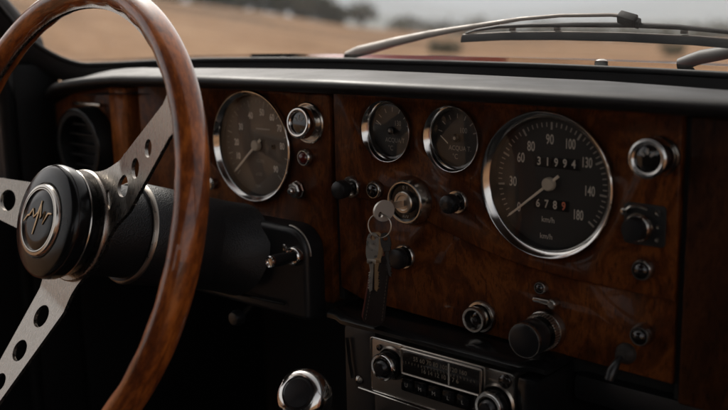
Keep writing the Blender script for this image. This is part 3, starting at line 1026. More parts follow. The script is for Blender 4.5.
# leather fob
fob = thing('key_fob', 'long dark brown leather key fob with oxblood edge and stitching', 'key fob', (-0.132, -0.108, 0.045))
FO = Vector((-0.1290, -0.0470, 0.0330))
fd = Vector((-0.1385, -0.1090, 0.0365)) - FO
fl_ = fd.length
fd.normalize()
fc = Vector((math.cos(-0.85), 0, math.sin(-0.85)))
fc = (fc - fd * fc.dot(fd)).normalized()
FF = (fc, -fd, fc.cross(-fd))
ol = []
for k in range(13):
    a = PI + PI * k / 12
    ol.append((0.0098 * math.cos(a), -fl_ + 0.0080 + 0.0080 * math.sin(a)))
ol += [(0.0082, -0.012), (0.0062, -0.001), (0.0045, 0.003), (-0.0045, 0.003), (-0.0062, -0.001), (-0.0082, -0.012)]
MB().prism(ol, 0.0003, 0.0017, 0.0006, O=FO, F=FF).build('front_leather', M['fob'], fob)
MB().prism([(x * 1.04, y) for x, y in ol], -0.0046, 0.0002, 0.0005, O=FO, F=FF).build('back_leather', M['fob_edge'], fob)
b = MB()
for k in range(13):
    y = -0.014 - k * 0.0034
    for sx in (-1, 1):
        xx = sx * (0.0062 + 0.0012 * k / 12)
        a = FO + FF[0] * xx + FF[1] * y + FF[2] * 0.0018
        c = FO + FF[0] * xx + FF[1] * (y - 0.0020) + FF[2] * 0.0018
        b.tube([a, c], 0.00035, 6)
b.build('stitching', M['stitch'], fob)
b = MB()
lp = [rb + Vector((-0.003, 0.001, -0.003)), FO + Vector((0.001, 0.012, 0.000)), FO + Vector((0, 0.0, 0.0))]
b.tube(lp, 0.0011, 8)
b.build('loop', M['nickel'], fob)

# ================================================================== STEERING WHEEL
WC = Vector((-0.3566, -0.0091, 0.2160))
wy, wt = 0.0664, 0.3073
E1 = Vector((math.cos(wy), 0, math.sin(wy)))
N0 = Vector((-math.sin(wy), 0, math.cos(wy)))
E2 = FV * math.cos(wt) - N0 * math.sin(wt)
AX = E1.cross(E2)
WF = (E1, E2, AX)
RW = 0.2046


def W(x, y, d):
    """point on the wheel: in-plane x, y, depth d behind the rim plane"""
    return WC + E1 * x + E2 * y - AX * d


wheel = thing('steering_wheel', 'three-spoke steering wheel with varnished wooden rim and drilled metal spokes', 'steering wheel', tuple(WC))
b = MB()
SEG, SG2 = 240, 28
vs, fs, uvs = [], [], []
for i in range(SEG):
    a = 2 * PI * i / SEG
    # finger scallops on the inside of the rim
    for k in range(SG2):
        t = 2 * PI * k / SG2
        inner = max(0, -math.cos(t)) ** 1.5
        sc = 1 - 0.10 * inner * (0.5 + 0.5 * math.cos(a * 36))
        r = 0.0122 * sc
        rr = RW + r * 0.96 * math.cos(t)
        vs.append(W(rr * math.cos(a), rr * math.sin(a), r * 1.12 * math.sin(t)))
for i in range(SEG):
    for k in range(SG2):
        i2, k2 = (i + 1) % SEG, (k + 1) % SG2
        fs.append([i * SG2 + k, i2 * SG2 + k, i2 * SG2 + k2, i * SG2 + k2])
        uvs.append([(i / SEG, k / SG2), ((i + 1) / SEG, k / SG2), ((i + 1) / SEG, (k + 1) / SG2), (i / SEG, (k + 1) / SG2)])
b.add(vs, fs, uvs)
rim = b.build('rim', M['rim'], wheel, smooth=80)
MB().ring([(RW - 0.0135, -0.0016), (RW - 0.0100, -0.0016), (RW - 0.0100, 0.0016), (RW - 0.0135, 0.0016)], WC, WF, 160).build('core_ring', M['spoke'], rim)


def spoke(angle, holes, w0=0.0300, w1=0.0150):
    a = math.radians(angle)
    D, S = E1 * math.cos(a) + E2 * math.sin(a), -E1 * math.sin(a) + E2 * math.cos(a)

    def depth(r):
        t = min(max((r - 0.075) / (0.190 - 0.075), 0), 1)
        return 0.030 * (1 - t) + 0.0005

    r0, r1 = 0.030, RW - 0.008
    xs = [r0 + (r1 - r0) * k / 40 for k in range(41)]
    # plate with real holes: a grid of cells, each hole ringed by its own fan
    ntk = 0.0017
    polys = []
    bmx = bmesh.new()

    def width(r):
        t = (r - r0) / (r1 - r0)
        w = w0 + (w1 - w0) * min(1, t * 1.15)
        if t > 0.86:
            w += 0.009 * ((t - 0.86) / 0.14) ** 2
        if t < 0.2:
            w += 0.010 * ((0.2 - t) / 0.2) ** 2
        return w
    cuts = []
    holes = sorted(holes)
    edges = [r0] + [0.5 * (holes[i][0] + holes[i][1] + holes[i + 1][0] - holes[i + 1][1]) for i in range(len(holes) - 1)] + [r1]
    lo = r0

    def add(r, s):
        return bmx.verts.new((r, s, 0))
    spans = []
    for hr, hd in holes:
        m = hd * 1.28
        spans.append((hr - m, hr + m, hr, hd))
    cur = r0
    segsR = []
    for s0, s1, hr, hd in spans:
        s0 = max(s0, cur)
        if s0 > cur + 1e-5:
            segsR.append((cur, s0, None))
        segsR.append((s0, s1, (hr, hd)))
        cur = s1
    segsR.append((cur, r1, None))
    for s0, s1, hole in segsR:
        if hole is None:
            kk = max(1, int((s1 - s0) / 0.004))
            for i in range(kk):
                x0, x1 = s0 + (s1 - s0) * i / kk, s0 + (s1 - s0) * (i + 1) / kk
                q = [add(x0, -width(x0)), add(x1, -width(x1)), add(x1, width(x1)), add(x0, width(x0))]
                bmx.faces.new(q)
        else:
            hr, hd = hole
            K = 48
            inn, out = [], []
            for i in range(K):
                t = 2 * PI * (i + 0.5) / K
                c, s = math.cos(t), math.sin(t)
                inn.append(add(hr + hd * c, hd * s))
                # ray to the cell's border
                dx = ((s1 - hr) if c > 0 else (hr - s0)) / max(abs(c), 1e-6)
                wv = min(width(hr), width(s0), width(s1)) if False else width(hr)
                dy = wv / max(abs(s), 1e-6)
                q = min(dx, dy)
                x = hr + q * c
                y = q * s
                if dy <= dx:
                    y = math.copysign(width(x), s)
                out.append(add(x, y))
            for i in range(K):
                j = (i + 1) % K
                bmx.faces.new([inn[i], out[i], out[j], inn[j]])
            # square corners
            for cx, sgn in ((s0, -1), (s0, 1), (s1, -1), (s1, 1)):
                pass
            for i in range(K):
                j = (i + 1) % K
                a_, b_ = out[i].co, out[j].co
                onx_a = abs(abs(a_.y) - width(a_.x)) < 1e-5
                onx_b = abs(abs(b_.y) - width(b_.x)) < 1e-5
                if onx_a != onx_b:
                    cx = s1 if (a_.x + b_.x) / 2 > hr else s0
                    cy = math.copysign(width(cx), a_.y)
                    cv = add(cx, cy)
                    bmx.faces.new([out[i], cv, out[j]])
    bmesh.ops.remove_doubles(bmx, verts=bmx.verts[:], dist=1e-5)
    bmesh.ops.recalc_face_normals(bmx, faces=bmx.faces[:])
    ret = bmesh.ops.extrude_face_region(bmx, geom=bmx.faces[:])
    for g in ret['geom']:
        if isinstance(g, bmesh.types.BMVert):
            g.co.z -= 2 * ntk
    bmx.verts.index_update()
    mb = MB()
    pts = [WC + D * v_.co.x + S * v_.co.y - AX * (depth(v_.co.x) - ntk - v_.co.z) for v_ in bmx.verts]
    mb.add(pts, [[v_.index for v_ in f.verts] for f in bmx.faces])
    bmx.free()
    return mb.build('spoke', M['spoke'], wheel, smooth=35)


spoke(35, [(0.0465, 0.0105), (0.0755, 0.0096), (0.1045, 0.0086), (0.1355, 0.0074)])
spoke(177, [(0.083, 0.0115), (0.1178, 0.0105), (0.150, 0.0088)])
spoke(255, [(0.0915, 0.0103), (0.127, 0.0098), (0.1595, 0.0080)])
# hub
MB().lathe([(0.0430, -0.006), (0.0490, -0.004), (0.0508, 0.0), (0.0508, 0.0040), (0.0495, 0.0056), (0.038, 0.0060)], W(0, 0, 0.0310), WF, 72).build('hub_plate', M['spoke'], wheel)
hub = MB().lathe([(0.0430, 0.004), (0.0455, 0.008), (0.0485, 0.0165), (0.0478, 0.0175), (0.0480, 0.0188), (0.0503, 0.0202), (0.0510, 0.0285), (0.0496, 0.0325), (0.0460, 0.0350), (0.0340, 0.0365), (0.0320, 0.0345)], W(0, 0, 0.0300), WF, 80).build('hub', M['gloss'], wheel, 'black domed hub of the steering wheel')
MB().ring([(0.0483, 0.0156), (0.0490, 0.0163), (0.0485, 0.0172), (0.0475, 0.0168)], W(0, 0, 0.0300), WF).build('hub_trim', M['chrome_old'], hub)
hb = MB().lathe([(0.0322, 0.0345), (0.0322, 0.0378), (0.0310, 0.0400), (0.0288, 0.0404), (0.0282, 0.0390)], W(0, 0, 0.0300), WF, 80).build('horn_button', M['chrome_old'], wheel, 'black horn button with a gilt squiggle in a metal ring')
MB().lathe([(0.0284, 0.0388), (0.0280, 0.0395), (0.0180, 0.0401), (0, 0.0403)], W(0, 0, 0.0300), WF, 80).build('button_face', M['gloss'], hb, smooth=80)
MB().ring([(0.0283, 0.0392), (0.0280, 0.0403), (0.0271, 0.0403), (0.0269, 0.0394)], W(0, 0, 0.0300), WF).build('inner_ring', M['chrome_old'], hb)
b = MB()
zig = [(-0.0260, -0.0045), (-0.0200, 0.0015), (-0.0160, 0.0025), (-0.0110, 0.0085), (-0.0070, 0.0015), (0.0, 0.0070), (0.0035, 0.0180)]
zig2 = [(-0.0040, -0.0140), (-0.0010, -0.0030), (0.0035, 0.0175)]
zig3 = [(0.0030, 0.0150), (0.0060, 0.0020), (0.0120, 0.0085), (0.0125, -0.0020), (0.0195, 0.0080), (0.0260, 0.0085)]
for z in (zig, zig2, zig3):
    n_ = len(z)
    b.tube([W(x * 0.88, y * 0.95, 0.030 - 0.0406) for x, y in z], [0.0006 + 0.0007 * math.sin(PI * (i + 0.5) / n_) for i in range(n_)], 8, flat=0.6, up=AX)
b.build('emblem', M['gold'], hb)

# ================================================================== STEERING COLUMN
col_ = thing('steering_column', 'black steering column cowl running from the wheel hub to the dash', 'steering column', tuple(W(0, 0, 0.19)))
MB().lathe([(0.034, 0.0), (0.042, 0.0), (0.043, -0.004), (0.043, -0.045), (0.038, -0.05)], W(0, 0, 0.0385), WF, 64).build('column_neck', M['leather'], col_)
MB().lathe([(0.030, -0.0400), (0.0462, -0.0405), (0.0482, -0.0440), (0.0475, -0.090), (0.0455, -0.190)], W(0, 0, 0.0385), WF, 72).build('cowl', M['leather'], col_)
MB().ring([(0.0462, -0.0398), (0.0476, -0.0408), (0.0489, -0.0438), (0.0481, -0.0448), (0.0466, -0.0413)], W(0, 0, 0.0385), WF).build('cowl_edge', M['key_steel'], col_)

# black lower panel round the column, with a bright top edge
kp = thing('column_surround', 'black knee panel round the steering column with a bright rounded top edge', 'panel', (-0.33, -0.13, 0.0))
out_ = rrect(-0.50, -0.2310, -0.1290, -0.0375, 0.0, 8, (0.006, 0.026, 0.022, 0.006))
MB().prism(out_, -0.0005, 0.0240, 0.006).build('panel', M['vinyl'], kp)
b = MB()
edge = [q for q in rrect(-0.50, -0.2300, -0.129, -0.0368, 0.0, 10, (0.0, 0.027, 0.023, 0.0)) if q[1] > -0.085 and q[0] > -0.30]
b.tube([(x, y, 0.0185) for x, y in edge], 0.0011, 8)
b.build('edge_bead', M['nickel'], kp)
b = MB()
b.lathe([(0.0040, 0), (0.0040, 0.002), (0.0025, 0.003), (0, 0.0032)], (-0.2585, -0.0585, 0.024), seg=20)
b.build('screw_head', M['chrome_old'], kp)
# fairing where the cowl spreads into the panel
secs = []
for k in range(9):
    t = k / 8
    d = 0.140 + 0.062 * t
    s = []
    for j in range(61):
        a = math.radians(-115 + 310 * j / 60)
        r = 0.0462 + 0.020 * t ** 3 * max(0.0, math.cos(a)) ** 1.5
        s.append(tuple(W(r * math.cos(a), r * math.sin(a), d)))
    secs.append(s)
MB().loft(secs).build('fairing', M['leather'], kp, smooth=60)
MB().tube([(-0.46, -0.1165, 0.026), (-0.36, -0.1165, 0.030), (-0.26, -0.1150, 0.027)], 0.0016, 8).build('lower_bead', M['gloss'], kp)
# choke control
ck = thing('choke_control', 'black pull control with chrome cap and chrome socket, left of the seam', 'choke knob', (-0.2430, -0.0675, 0.024))
cf = frame_from((-0.05, 0.02, 1))
CO = (-0.2425, -0.0645, 0.0)
MB().lathe([(0.0096, 0.024), (0.0098, 0.0275), (0.0094, 0.0295), (0.0084, 0.0306), (0.0072, 0.0302), (0.0064, 0.0280), (0.0050, 0.0280)], CO, cf).build('socket', M['chrome'], ck)
MB().lathe([(0.0044, 0.0280), (0.0046, 0.034), (0.0058, 0.040), (0.0062, 0.048), (0.0060, 0.0552)], CO, cf).build('barrel', M['plastic'], ck)
MB().lathe([(0.0061, 0.0550), (0.0064, 0.0562), (0.0062, 0.0578), (0.0052, 0.0586), (0.0042, 0.0580), (0.0036, 0.0566), (0, 0.0564)], CO, cf).build('end_cap', M['chrome'], ck)
# small lever under the column panel
lv = thing('lever_knob', 'small dim knob under the steering column panel', 'knob', (-0.335, -0.145, 0.02))
MB().tube([(-0.335, -0.128, -0.01), (-0.335, -0.140, 0.008), (-0.335, -0.145, 0.018)], 0.0028, 8).build('stem', M['chrome_old'], lv)
MB().lathe([(0.004, 0), (0.0078, 0.003), (0.0085, 0.009), (0.0065, 0.014), (0, 0.0155)], (-0.335, -0.145, 0.016), seg=32).build('knob', M['plastic'], lv)

# ================================================================== GEAR LEVER
gl = thing('gear_lever', 'gear lever with a ribbed chrome collar round a black-topped knob', 'gear lever', (-0.150, -0.36, 0.06))
GF = frame_from((0.30, 0.52, 0.80))
GO = Vector((-0.1445, -0.1490, 0.1200))
MB().lathe([(0.0085, -0.034), (0.0140, -0.028), (0.0205, -0.016), (0.0232, -0.006), (0.0234, 0.001), (0.0224, 0.0055), (0.0200, 0.0095), (0.0168, 0.0120), (0.0142, 0.0128), (0.0132, 0.0118)], GO, GF, 64).build('knob', M['chrome'], gl)
MB().lathe([(0.0134, 0.0120), (0.0118, 0.0140), (0.0060, 0.0148), (0, 0.0150)], GO, GF).build('top_cap', M['plastic'], gl)
MB().tube([GO - GF[2] * 0.030, GO - GF[2] * 0.10 + Vector((0, -0.02, 0)), Vector((-0.19, -0.36, 0.02))], [0.0065, 0.007, 0.009], 14).build('shaft', M['chrome_old'], gl)
MB().lathe([(0.052, 0.0), (0.040, 0.03), (0.020, 0.07), (0.012, 0.10)], Vector((-0.19, -0.395, 0.02)), frame_from((0.15, 0.9, 0.25)), 32).build('gaiter', M['vinyl'], gl)

# ================================================================== CAR BODY
car = thing('coupe_car', 'red coupe seen from inside: windscreen, thin bonnet edge and black pillar trim', 'car', (0, -0.80, 0.4))
VT = 0.545      # roof height above the panel origin


def gpt(u, t):
    """point on the windscreen glass: t=0 base, t=1 header"""
    b0 = Vector((u, lerp_list(GLS, u), ng(u)))
    ut = u * (1 - 0.16 * t) - 0.03 * 0.16 * t
    nt = 0.30 + 0.10 * (u + 0.03) ** 2
    top = Vector((ut, 0.50 - 0.02 * (u + 0.03) ** 2, nt))
    q = b0.lerp(top, t)
    return Vector((ut, q.y, q.z))


# windscreen: inside corner curves up into the A-pillar
UL, UR = -0.715, 0.655


def wbase(s):
    return UL + (UR - UL) * s


secs = []
for i in range(41):
    s = i / 40
    secs.append([tuple(gpt(wbase(s), j / 12)) for j in range(13)])
MB().loft(secs).build('windscreen', M['windscreen'], car, 'clear sloping windscreen', smooth=60)
# gasket along the base with rounded lower corners, then up both pillars
gl_path, fr_path = [], []
corner = 0.055


def gask(t0):
    pts = []
    for k in range(13):
        t = 1.0 - k / 12 * 0.86
        pts.append(gpt(UL + 0.006, t))
    for k in range(1, 9):
        a = k / 8 * PI / 2
        pts.append(gpt(UL + 0.006 + corner * (1 - math.cos(a)), 0.14 * (1 - math.sin(a)) + 0.004))
    for k in range(1, 40):
        pts.append(gpt(UL + 0.061 + (UR - UL - 0.122) * k / 40, 0.004))
    for k in range(0, 9):
        a = PI / 2 - k / 8 * PI / 2
        pts.append(gpt(UR - 0.006 - corner * (1 - math.cos(a)), 0.14 * (1 - math.sin(a)) + 0.004))
    for k in range(13):
        pts.append(gpt(UR - 0.006, 0.14 + k / 12 * 0.86))
    return pts


gp = gask(0)
MB().tube([q + Vector((0, -0.0032, 0.0035)) for q in gp], 0.0032, 10).build('windscreen_gasket', M['rubber'], car)
# grey inner frame just inside the gasket
secs = []
cen = Vector((-0.03, 0.28, 0.1))
for i, q in enumerate(gp):
    t = (gp[min(i + 1, len(gp) - 1)] - gp[max(i - 1, 0)]).normalized()
    nrm = Vector((0, -0.766, 0.643))
    o = t.cross(nrm).normalized()
    if o.dot(q - cen) < 0:
        o = -o
    secs.append([tuple(q + o * a + nrm * c) for a, c in ((-0.001, 0.0045), (0.0005, 0.0085), (0.003, 0.013), (0.007, 0.018), (0.013, 0.022), (0.020, 0.024), (0.030, 0.022))])
MB().loft(secs).build('windscreen_frame', M['demist'], car, smooth=60)


# pillars, sills, roof, floor, doors
def quad_tube(path, w, h, F=None):
    b = MB()
    b.tube(path, w, 12, flat=h)
    return b


for sx, nm in ((-1, 'L'), (1, 'R')):
    ue = UL if sx < 0 else UR
    base = gpt(ue, 0)
    top = gpt(ue, 1)
    MB().tube([base + Vector((sx * 0.030, -0.03, 0.0)), base + Vector((sx * 0.026, 0.02, 0.012)), base.lerp(top, 0.35) + Vector((sx * 0.026, 0, 0.006)), base.lerp(top, 0.7) + Vector((sx * 0.026, 0, 0.006)), top + Vector((sx * 0.022, 0.01, 0.01))], 0.024, 14).build('pillar', M['trim_black'], car)
    # kick panel / door jamb at the dashboard's end
    b = MB()
    if sx < 0:
        b.box(-0.775, -0.702, -0.62, 0.020, -0.35, -0.022, 0.006)
        b.box(-0.775, -0.702, -0.62, 0.110, -0.0215, 0.045, 0.012)
        b.box(-0.790, -0.706, -0.62, -0.035, 0.0455, 0.150, 0.012)
    else:
        b.box(0.652, 0.72, -0.62, 0.09, -0.35, 0.06, 0.015)
    b.build('kick_panel', M['trim_black'], car)
    b = MB()
    b.box(ue + sx * 0.005 - 0.03, ue + sx * 0.005 + 0.03, -0.66, -0.43, 0.0, 1.9, 0.02)
    b.build('sill', M['vinyl'], car)
MB().tube([(-0.712, -0.40, 0.052), (-0.712, -0.05, 0.052), (-0.711, 0.06, 0.052), (-0.705, 0.12, 0.065), (-0.690, 0.30, 0.19), (-0.66, 0.48, 0.32)], 0.010, 10).build('door_seal', M['trim_black'], car)
MB().box(-0.62, 0.56, VT - 0.02, VT + 0.02, 0.26, 1.95, 0.018).build('roof', M['headliner'], car)
MB().box(-0.64, 0.58, VT + 0.021, VT + 0.035, 0.25, 1.96, 0.006).build('roof_skin', M['paint_red'], car)
MB().box(-0.61, 0.55, 0.49, 0.523, 0.262, 0.32, 0.012).build('header_rail', M['vinyl'], car)
MB().box(-0.74, 0.68, -0.68, -0.63, -0.8, 2.0).build('floor', M['dark'], car)
MB().box(-0.74, 0.68, -0.64, 0.075, -0.42, -0.38).build('firewall', M['dark'], car)
b = MB()
b.box(-0.19, 0.05, -0.64, -0.42, -0.38, 1.3, 0.05)
b.build('transmission_tunnel', M['dark'], car)
MB().box(-0.70, 0.64, -0.62, 0.12, 1.60, 1.66, 0.03).build('rear_bulkhead', M['vinyl'], car)
for sx, u0, u1 in ((-1, -0.745, -0.70), (1, 0.64, 0.69)):
    b = MB()
    b.box(u0, u1, -0.62, 0.10, 1.08, 1.95, 0.015)
    b.build('rear_quarter', M['vinyl'], car)
    b = MB()
    b.tube([((u0 + u1) / 2, 0.08, 1.10), ((u0 + u1) / 2 - sx * 0.03, 0.30, 1.12), ((u0 + u1) / 2 - sx * 0.09, VT, 1.14)], 0.03, 12)
    b.build('pillar', M['vinyl'], car)
    b = MB()
    b.tube([((u0 + u1) / 2, 0.08, 1.90), ((u0 + u1) / 2 - sx * 0.04, 0.30, 1.80), ((u0 + u1) / 2 - sx * 0.09, VT, 1.70)], 0.06, 12)
    b.build('pillar', M['vinyl'], car)
# passenger's door, also open
ang = math.radians(66)
DD = Vector((math.sin(ang), 0, math.cos(ang)))
DN = Vector((math.cos(ang), 0, -math.sin(ang)))
b = MB()
b.box(0.0, 1.0, -0.60, 0.075, -0.025, 0.025, 0.015, F=(DD, FV, DN), O=(0.74, 0, 0.10))
b.build('passenger_door', M['paint_red'], car, 'passenger door standing open')
# driver's door, swung wide open outside
ang = math.radians(68)
DD = Vector((-math.sin(ang), 0, math.cos(ang)))
DN = Vector((math.cos(ang), 0, math.sin(ang)))
b = MB()
b.box(0.0, 1.0, -0.60, 0.075, -0.025, 0.025, 0.015, F=(DD, FV, DN), O=(-0.80, 0, 0.10))
b.build('driver_door', M['paint_red'], car, 'driver door standing open')

# unseen rear seat back, added to cut light from the rear window
MB().box(-0.66, 0.60, -0.30, 0.22, 1.50, 1.585, 0.04).build('rear_seat_blocker', M['vinyl'], car)

# bonnet and scuttle: falls away from the windscreen base
secs = []
for i in range(33):
    u = -0.76 + 1.48 * i / 32
    gb = lerp_list(GLS, u)
    s = []
    for j in range(12):
        t = j / 11
        n_ = ng(min(max(u, -0.73), 0.66)) - 0.006 - t * 1.15
        fall = 0.062 * t + 0.055 * t * t
        s.append((u * (1 - 0.06 * t), gb + 0.0048 - fall - 0.05 * t * (u + 0.03) ** 2, n_))
    secs.append(s)
bon = MB().loft(secs).build('bonnet', M['paint_red'], car, 'thin red line of the bonnet beyond the windscreen base', smooth=60)
u_ = -0.034
nz = MB().lathe([(0.0062, -0.006), (0.0062, 0.0006), (0.0048, 0.0022), (0.0024, 0.0032), (0, 0.0034)], (u_ + 0.0, 0.1126, ng(u_) - 0.014), frame_from((0, 1, 0), (0, 0, 1)), 24).build('washer_nozzle', M['white'], bon, 'small white washer nozzle on the bonnet edge')
b = MB().lathe([(0.0045, -0.004), (0.0045, 0.0008), (0.003, 0.0026), (0, 0.003)], (-0.408, 0.1135, ng(-0.408) - 0.014), frame_from((0, 1, 0), (0, 0, 1)), 20)
b.build('washer_nozzle', M['nickel'], bon)
for sx in (-1, 1):
    x = -0.03 + sx * 0.86
    MB().box(x - 0.08, x + 0.08, -0.55, 0.02, -1.28, 0.0, 0.07, 4).build('front_wing', M['paint_red'], car)

# ================================================================== SEATS (unseen, added to block light from the rear)
for cu, rec, lab in ((-0.37, 1.02, 'unseen black driver seat, added to block light from the rear'), (0.33, 1.16, 'unseen black passenger seat behind the camera, added to block light from the rear')):
    st_ = thing('light_block_seat', lab, 'seat', (cu, -0.62, rec - 0.25), 'front seats of the car')
    MB().box(-0.24, 0.24, -0.07, 0.07, -0.26, 0.24, 0.05, 4, F=frame_from((0, 0.12, 1)), O=(cu, -0.42, rec - 0.28)).build('seat_cushion', M['vinyl'], st_)
    MB().box(-0.23, 0.23, 0.0, 0.62, -0.05, 0.05, 0.045, 4, F=frame_from((0, -0.22, -1), (0, 1, 0)), O=(cu, -0.38, rec)).build('seat_back', M['vinyl'], st_)
    MB().box(-0.20, 0.20, -0.63, -0.49, -0.20, 0.18, 0.01, O=(cu, 0, rec - 0.28)).build('seat_base', M['dark'], st_)

# ================================================================== WIPERS
def gp_at(u, up, out):
    """point by the glass surface: height 'up' along the slope, 'out' off it (outside)"""
    a, c = gpt(u, 0), gpt(u, 1)
    d = (c - a)
    Ld = d.length
    nrm = Vector((0, 1, 0)) - d * (d.y / (Ld * Ld))
    nrm.normalize()
    return a.lerp(c, up / Ld) + nrm * out


# (positions below are heights above the base of the glass, measured up the slope)

def wiper_arm(name, label, group, pts, rad, boss, mt='wiper'):
    w = thing(name, label, 'wiper', tuple(gp_at(pts[0][0], 0.0, 0.0)), group)
    path = [gp_at(*q) for q in pts]
    MB().tube(path, rad, 12, flat=0.5, up=(0, 0.6, 0.8)).build('arm', M[mt], w)
    o = gp_at(*boss)
    MB().lathe([(0.0085, -0.034), (0.0085, -0.012), (0.0095, -0.008), (0.0092, -0.004), (0.0065, -0.002), (0, -0.001)], o, frame_from((0, 0.8, 0.6), (0, 0, 1)), 28).build('pivot', M[mt], w)
    return w


WG = 'wipers resting outside the windscreen'
wp = wiper_arm('windscreen_wiper', 'whole dull grey wiper rising from the left with its blade lying across the windscreen', WG,
               [(-0.338, -0.0215, 0.019), (-0.322, -0.0165, 0.022), (-0.2988, -0.0116, 0.0245), (-0.2699, -0.0032, 0.026), (-0.2206, 0.0112, 0.026), (-0.1683, 0.0231, 0.026), (-0.107, 0.0357, 0.026), (-0.0623, 0.0411, 0.026), (-0.0092, 0.0437, 0.025), (0.006, 0.0445, 0.023)],
               [0.0068, 0.0076, 0.0072, 0.0062, 0.0046, 0.0031, 0.0023, 0.0020, 0.0020, 0.0020], (-0.334, -0.0215, 0.016))
c0 = gp_at(0.0085, 0.0452, 0.020)
c1 = gp_at(0.020, 0.0430, 0.018)
cl = frame_from(c1 - c0, (0, 0.8, 0.6))
MB().box(-0.0042, 0.0042, -0.0050, 0.0040, -0.0085, 0.0085, 0.0014, F=cl, O=c0).box(-0.0030, 0.0030, -0.0062, 0.0018, 0.0085, 0.0118, 0.0008, F=cl, O=c0).box(-0.0050, 0.0050, -0.0012, 0.0004, -0.0060, 0.0060, 0.0005, F=cl, O=c0).build('clamp', M['wiper_dark'], wp)
fr_pts = [(-0.1634, 0.0316, 0.0115), (-0.150, 0.0345, 0.0135), (-0.125, 0.0372, 0.0155), (-0.090, 0.0385, 0.0165), (-0.045, 0.0392, 0.017), (0.008, 0.0394, 0.0175), (0.055, 0.0380, 0.017), (0.095, 0.0345, 0.016), (0.130, 0.029, 0.0135), (0.165, 0.0225, 0.0115)]
bl = MB().tube([gp_at(*q) for q in fr_pts], [0.0012, 0.0016, 0.0020, 0.0023, 0.0026, 0.0029, 0.0026, 0.0022, 0.0016, 0.0012], 10, flat=0.6, up=(0, 0.6, 0.8)).build('blade_frame', M['wiper_dark'], wp)
lo_pts = [(-0.166, 0.0308, 0.0095), (-0.120, 0.0338, 0.0105), (-0.060, 0.0352, 0.0110), (0.005, 0.0352, 0.0110), (0.070, 0.0332, 0.0108), (0.120, 0.0290, 0.0102), (0.168, 0.0220, 0.0095)]
MB().tube([gp_at(*q) for q in lo_pts], 0.0013, 8).build('blade_spine', M['wiper'], bl)
sec = []
for q in lo_pts:
    a, c = gp_at(q[0], q[1] - 0.0002, q[2] - 0.001), gp_at(q[0], q[1] - 0.0008, q[2] - 0.0078)
    sd = Vector((0, 0.5, 0.8)).normalized() * 0.0020
    sec.append([a + sd, a - sd, a.lerp(c, 0.45) - sd * 0.9, c - sd * 0.2, c + sd * 0.2, a.lerp(c, 0.45) + sd * 0.9])
MB().loft(sec, closed=True, cap=True).build('blade_rubber', M['rubber'], bl)
b = MB()
for u0, up0 in ((-0.110, 0.0362), (-0.062, 0.0372), (0.060, 0.036), (0.112, 0.0300)):
    g = gp_at(u0, up0, 0.0135)
    b.box(-0.0030, 0.0030, -0.0015, 0.0015, -0.0015, 0.0015, 0.0005, O=g)
b.build('joint', M['wiper'], bl)
wiper_arm('windscreen_wiper', 'dark wiper arm at the right edge, only its pivot end in view', WG,
          [(0.036, -0.0170, 0.018), (0.046, -0.0152, 0.021), (0.0562, -0.0122, 0.0235), (0.0828, -0.0051, 0.025), (0.1118, 0.0032, 0.026), (0.17, 0.016, 0.026), (0.24, 0.028, 0.024)],
          [0.0062, 0.0074, 0.0074, 0.0068, 0.0056, 0.004, 0.0024], (0.042, -0.0185, 0.014), 'wiper_dark')

# ================================================================== COUNTRYSIDE
CAM = P((0.38913, 0.17065, 0.64885))
YAW = 0.71760


def az_px(az):
    return 364 + 954 * math.tan(max(-1.2, min(1.2, az + YAW)))


def horizon_row(px):
    return 33.5 - 0.0224 * px


BROW = [(-400, -25), (0, -10), (180, 9), (250, 16), (340, 28), (380, 33), (470, 38), (560, 39), (640, 40), (728, 37), (1200, 25)]
CREST = [(-400, -20), (200, -8), (330, -3), (410, 3), (450, 10), (480, 13), (530, 12), (575, 8), (640, 1), (728, -7), (1000, -18)]
RB = 62.0


def elev(tab, px):
    return (horizon_row(px) - lerp_list(tab, px)) / 954.0


def ground_z(x, y):
    dx, dy = x - CAM.x, y - CAM.y
    r = math.hypot(dx, dy)
    az = math.atan2(dx, dy)
    k = math.exp(-((az + YAW) / 1.0) ** 4)
    zb = (CAM.z + RB * elev(BROW, az_px(az))) * k
    t = min(r / RB, 1)
    t = max((t - 0.05) / 0.95, 0)
    z = zb * (t * t * (3 - 2 * t) * 0.5 + t * 0.5)
    if r > RB:
        z -= min((r - RB) ** 1.25 * 0.03, 16)
    z += 0.05 * mnoise.noise((x * 0.25, y * 0.25, 0)) * min(1, max(0, (r - 5) / 10))
    return z


b = MB()
radii = [0.0, 1.5, 3, 4.5, 6, 8, 10, 12.5, 15, 18, 21, 24, 27, 30, 34, 38, 42, 46, 50, 54, 57, 60, 62, 64, 67, 72, 80, 95, 120, 170, 260, 420, 700, 1100, 1800, 2900]
NA = 220
vs = [(CAM.x, CAM.y, ground_z(CAM.x, CAM.y))]
for r in radii[1:]:
    for k in range(NA):
        a = 2 * PI * k / NA
        x, y = CAM.x + r * math.sin(a), CAM.y + r * math.cos(a)
        vs.append((x, y, ground_z(x, y)))
fs = [[0, 1 + k, 1 + (k + 1) % NA] for k in range(NA)]
for i in range(len(radii) - 2):
    o0, o1 = 1 + i * NA, 1 + (i + 1) * NA
    for k in range(NA):
        k2 = (k + 1) % NA
        fs.append([o0 + k, o1 + k, o1 + k2, o0 + k2])
b.add(vs, fs)
tag(b.build('field', M['field'], world=True, smooth=80), 'dry brown grass field rising to the left', kind='structure')

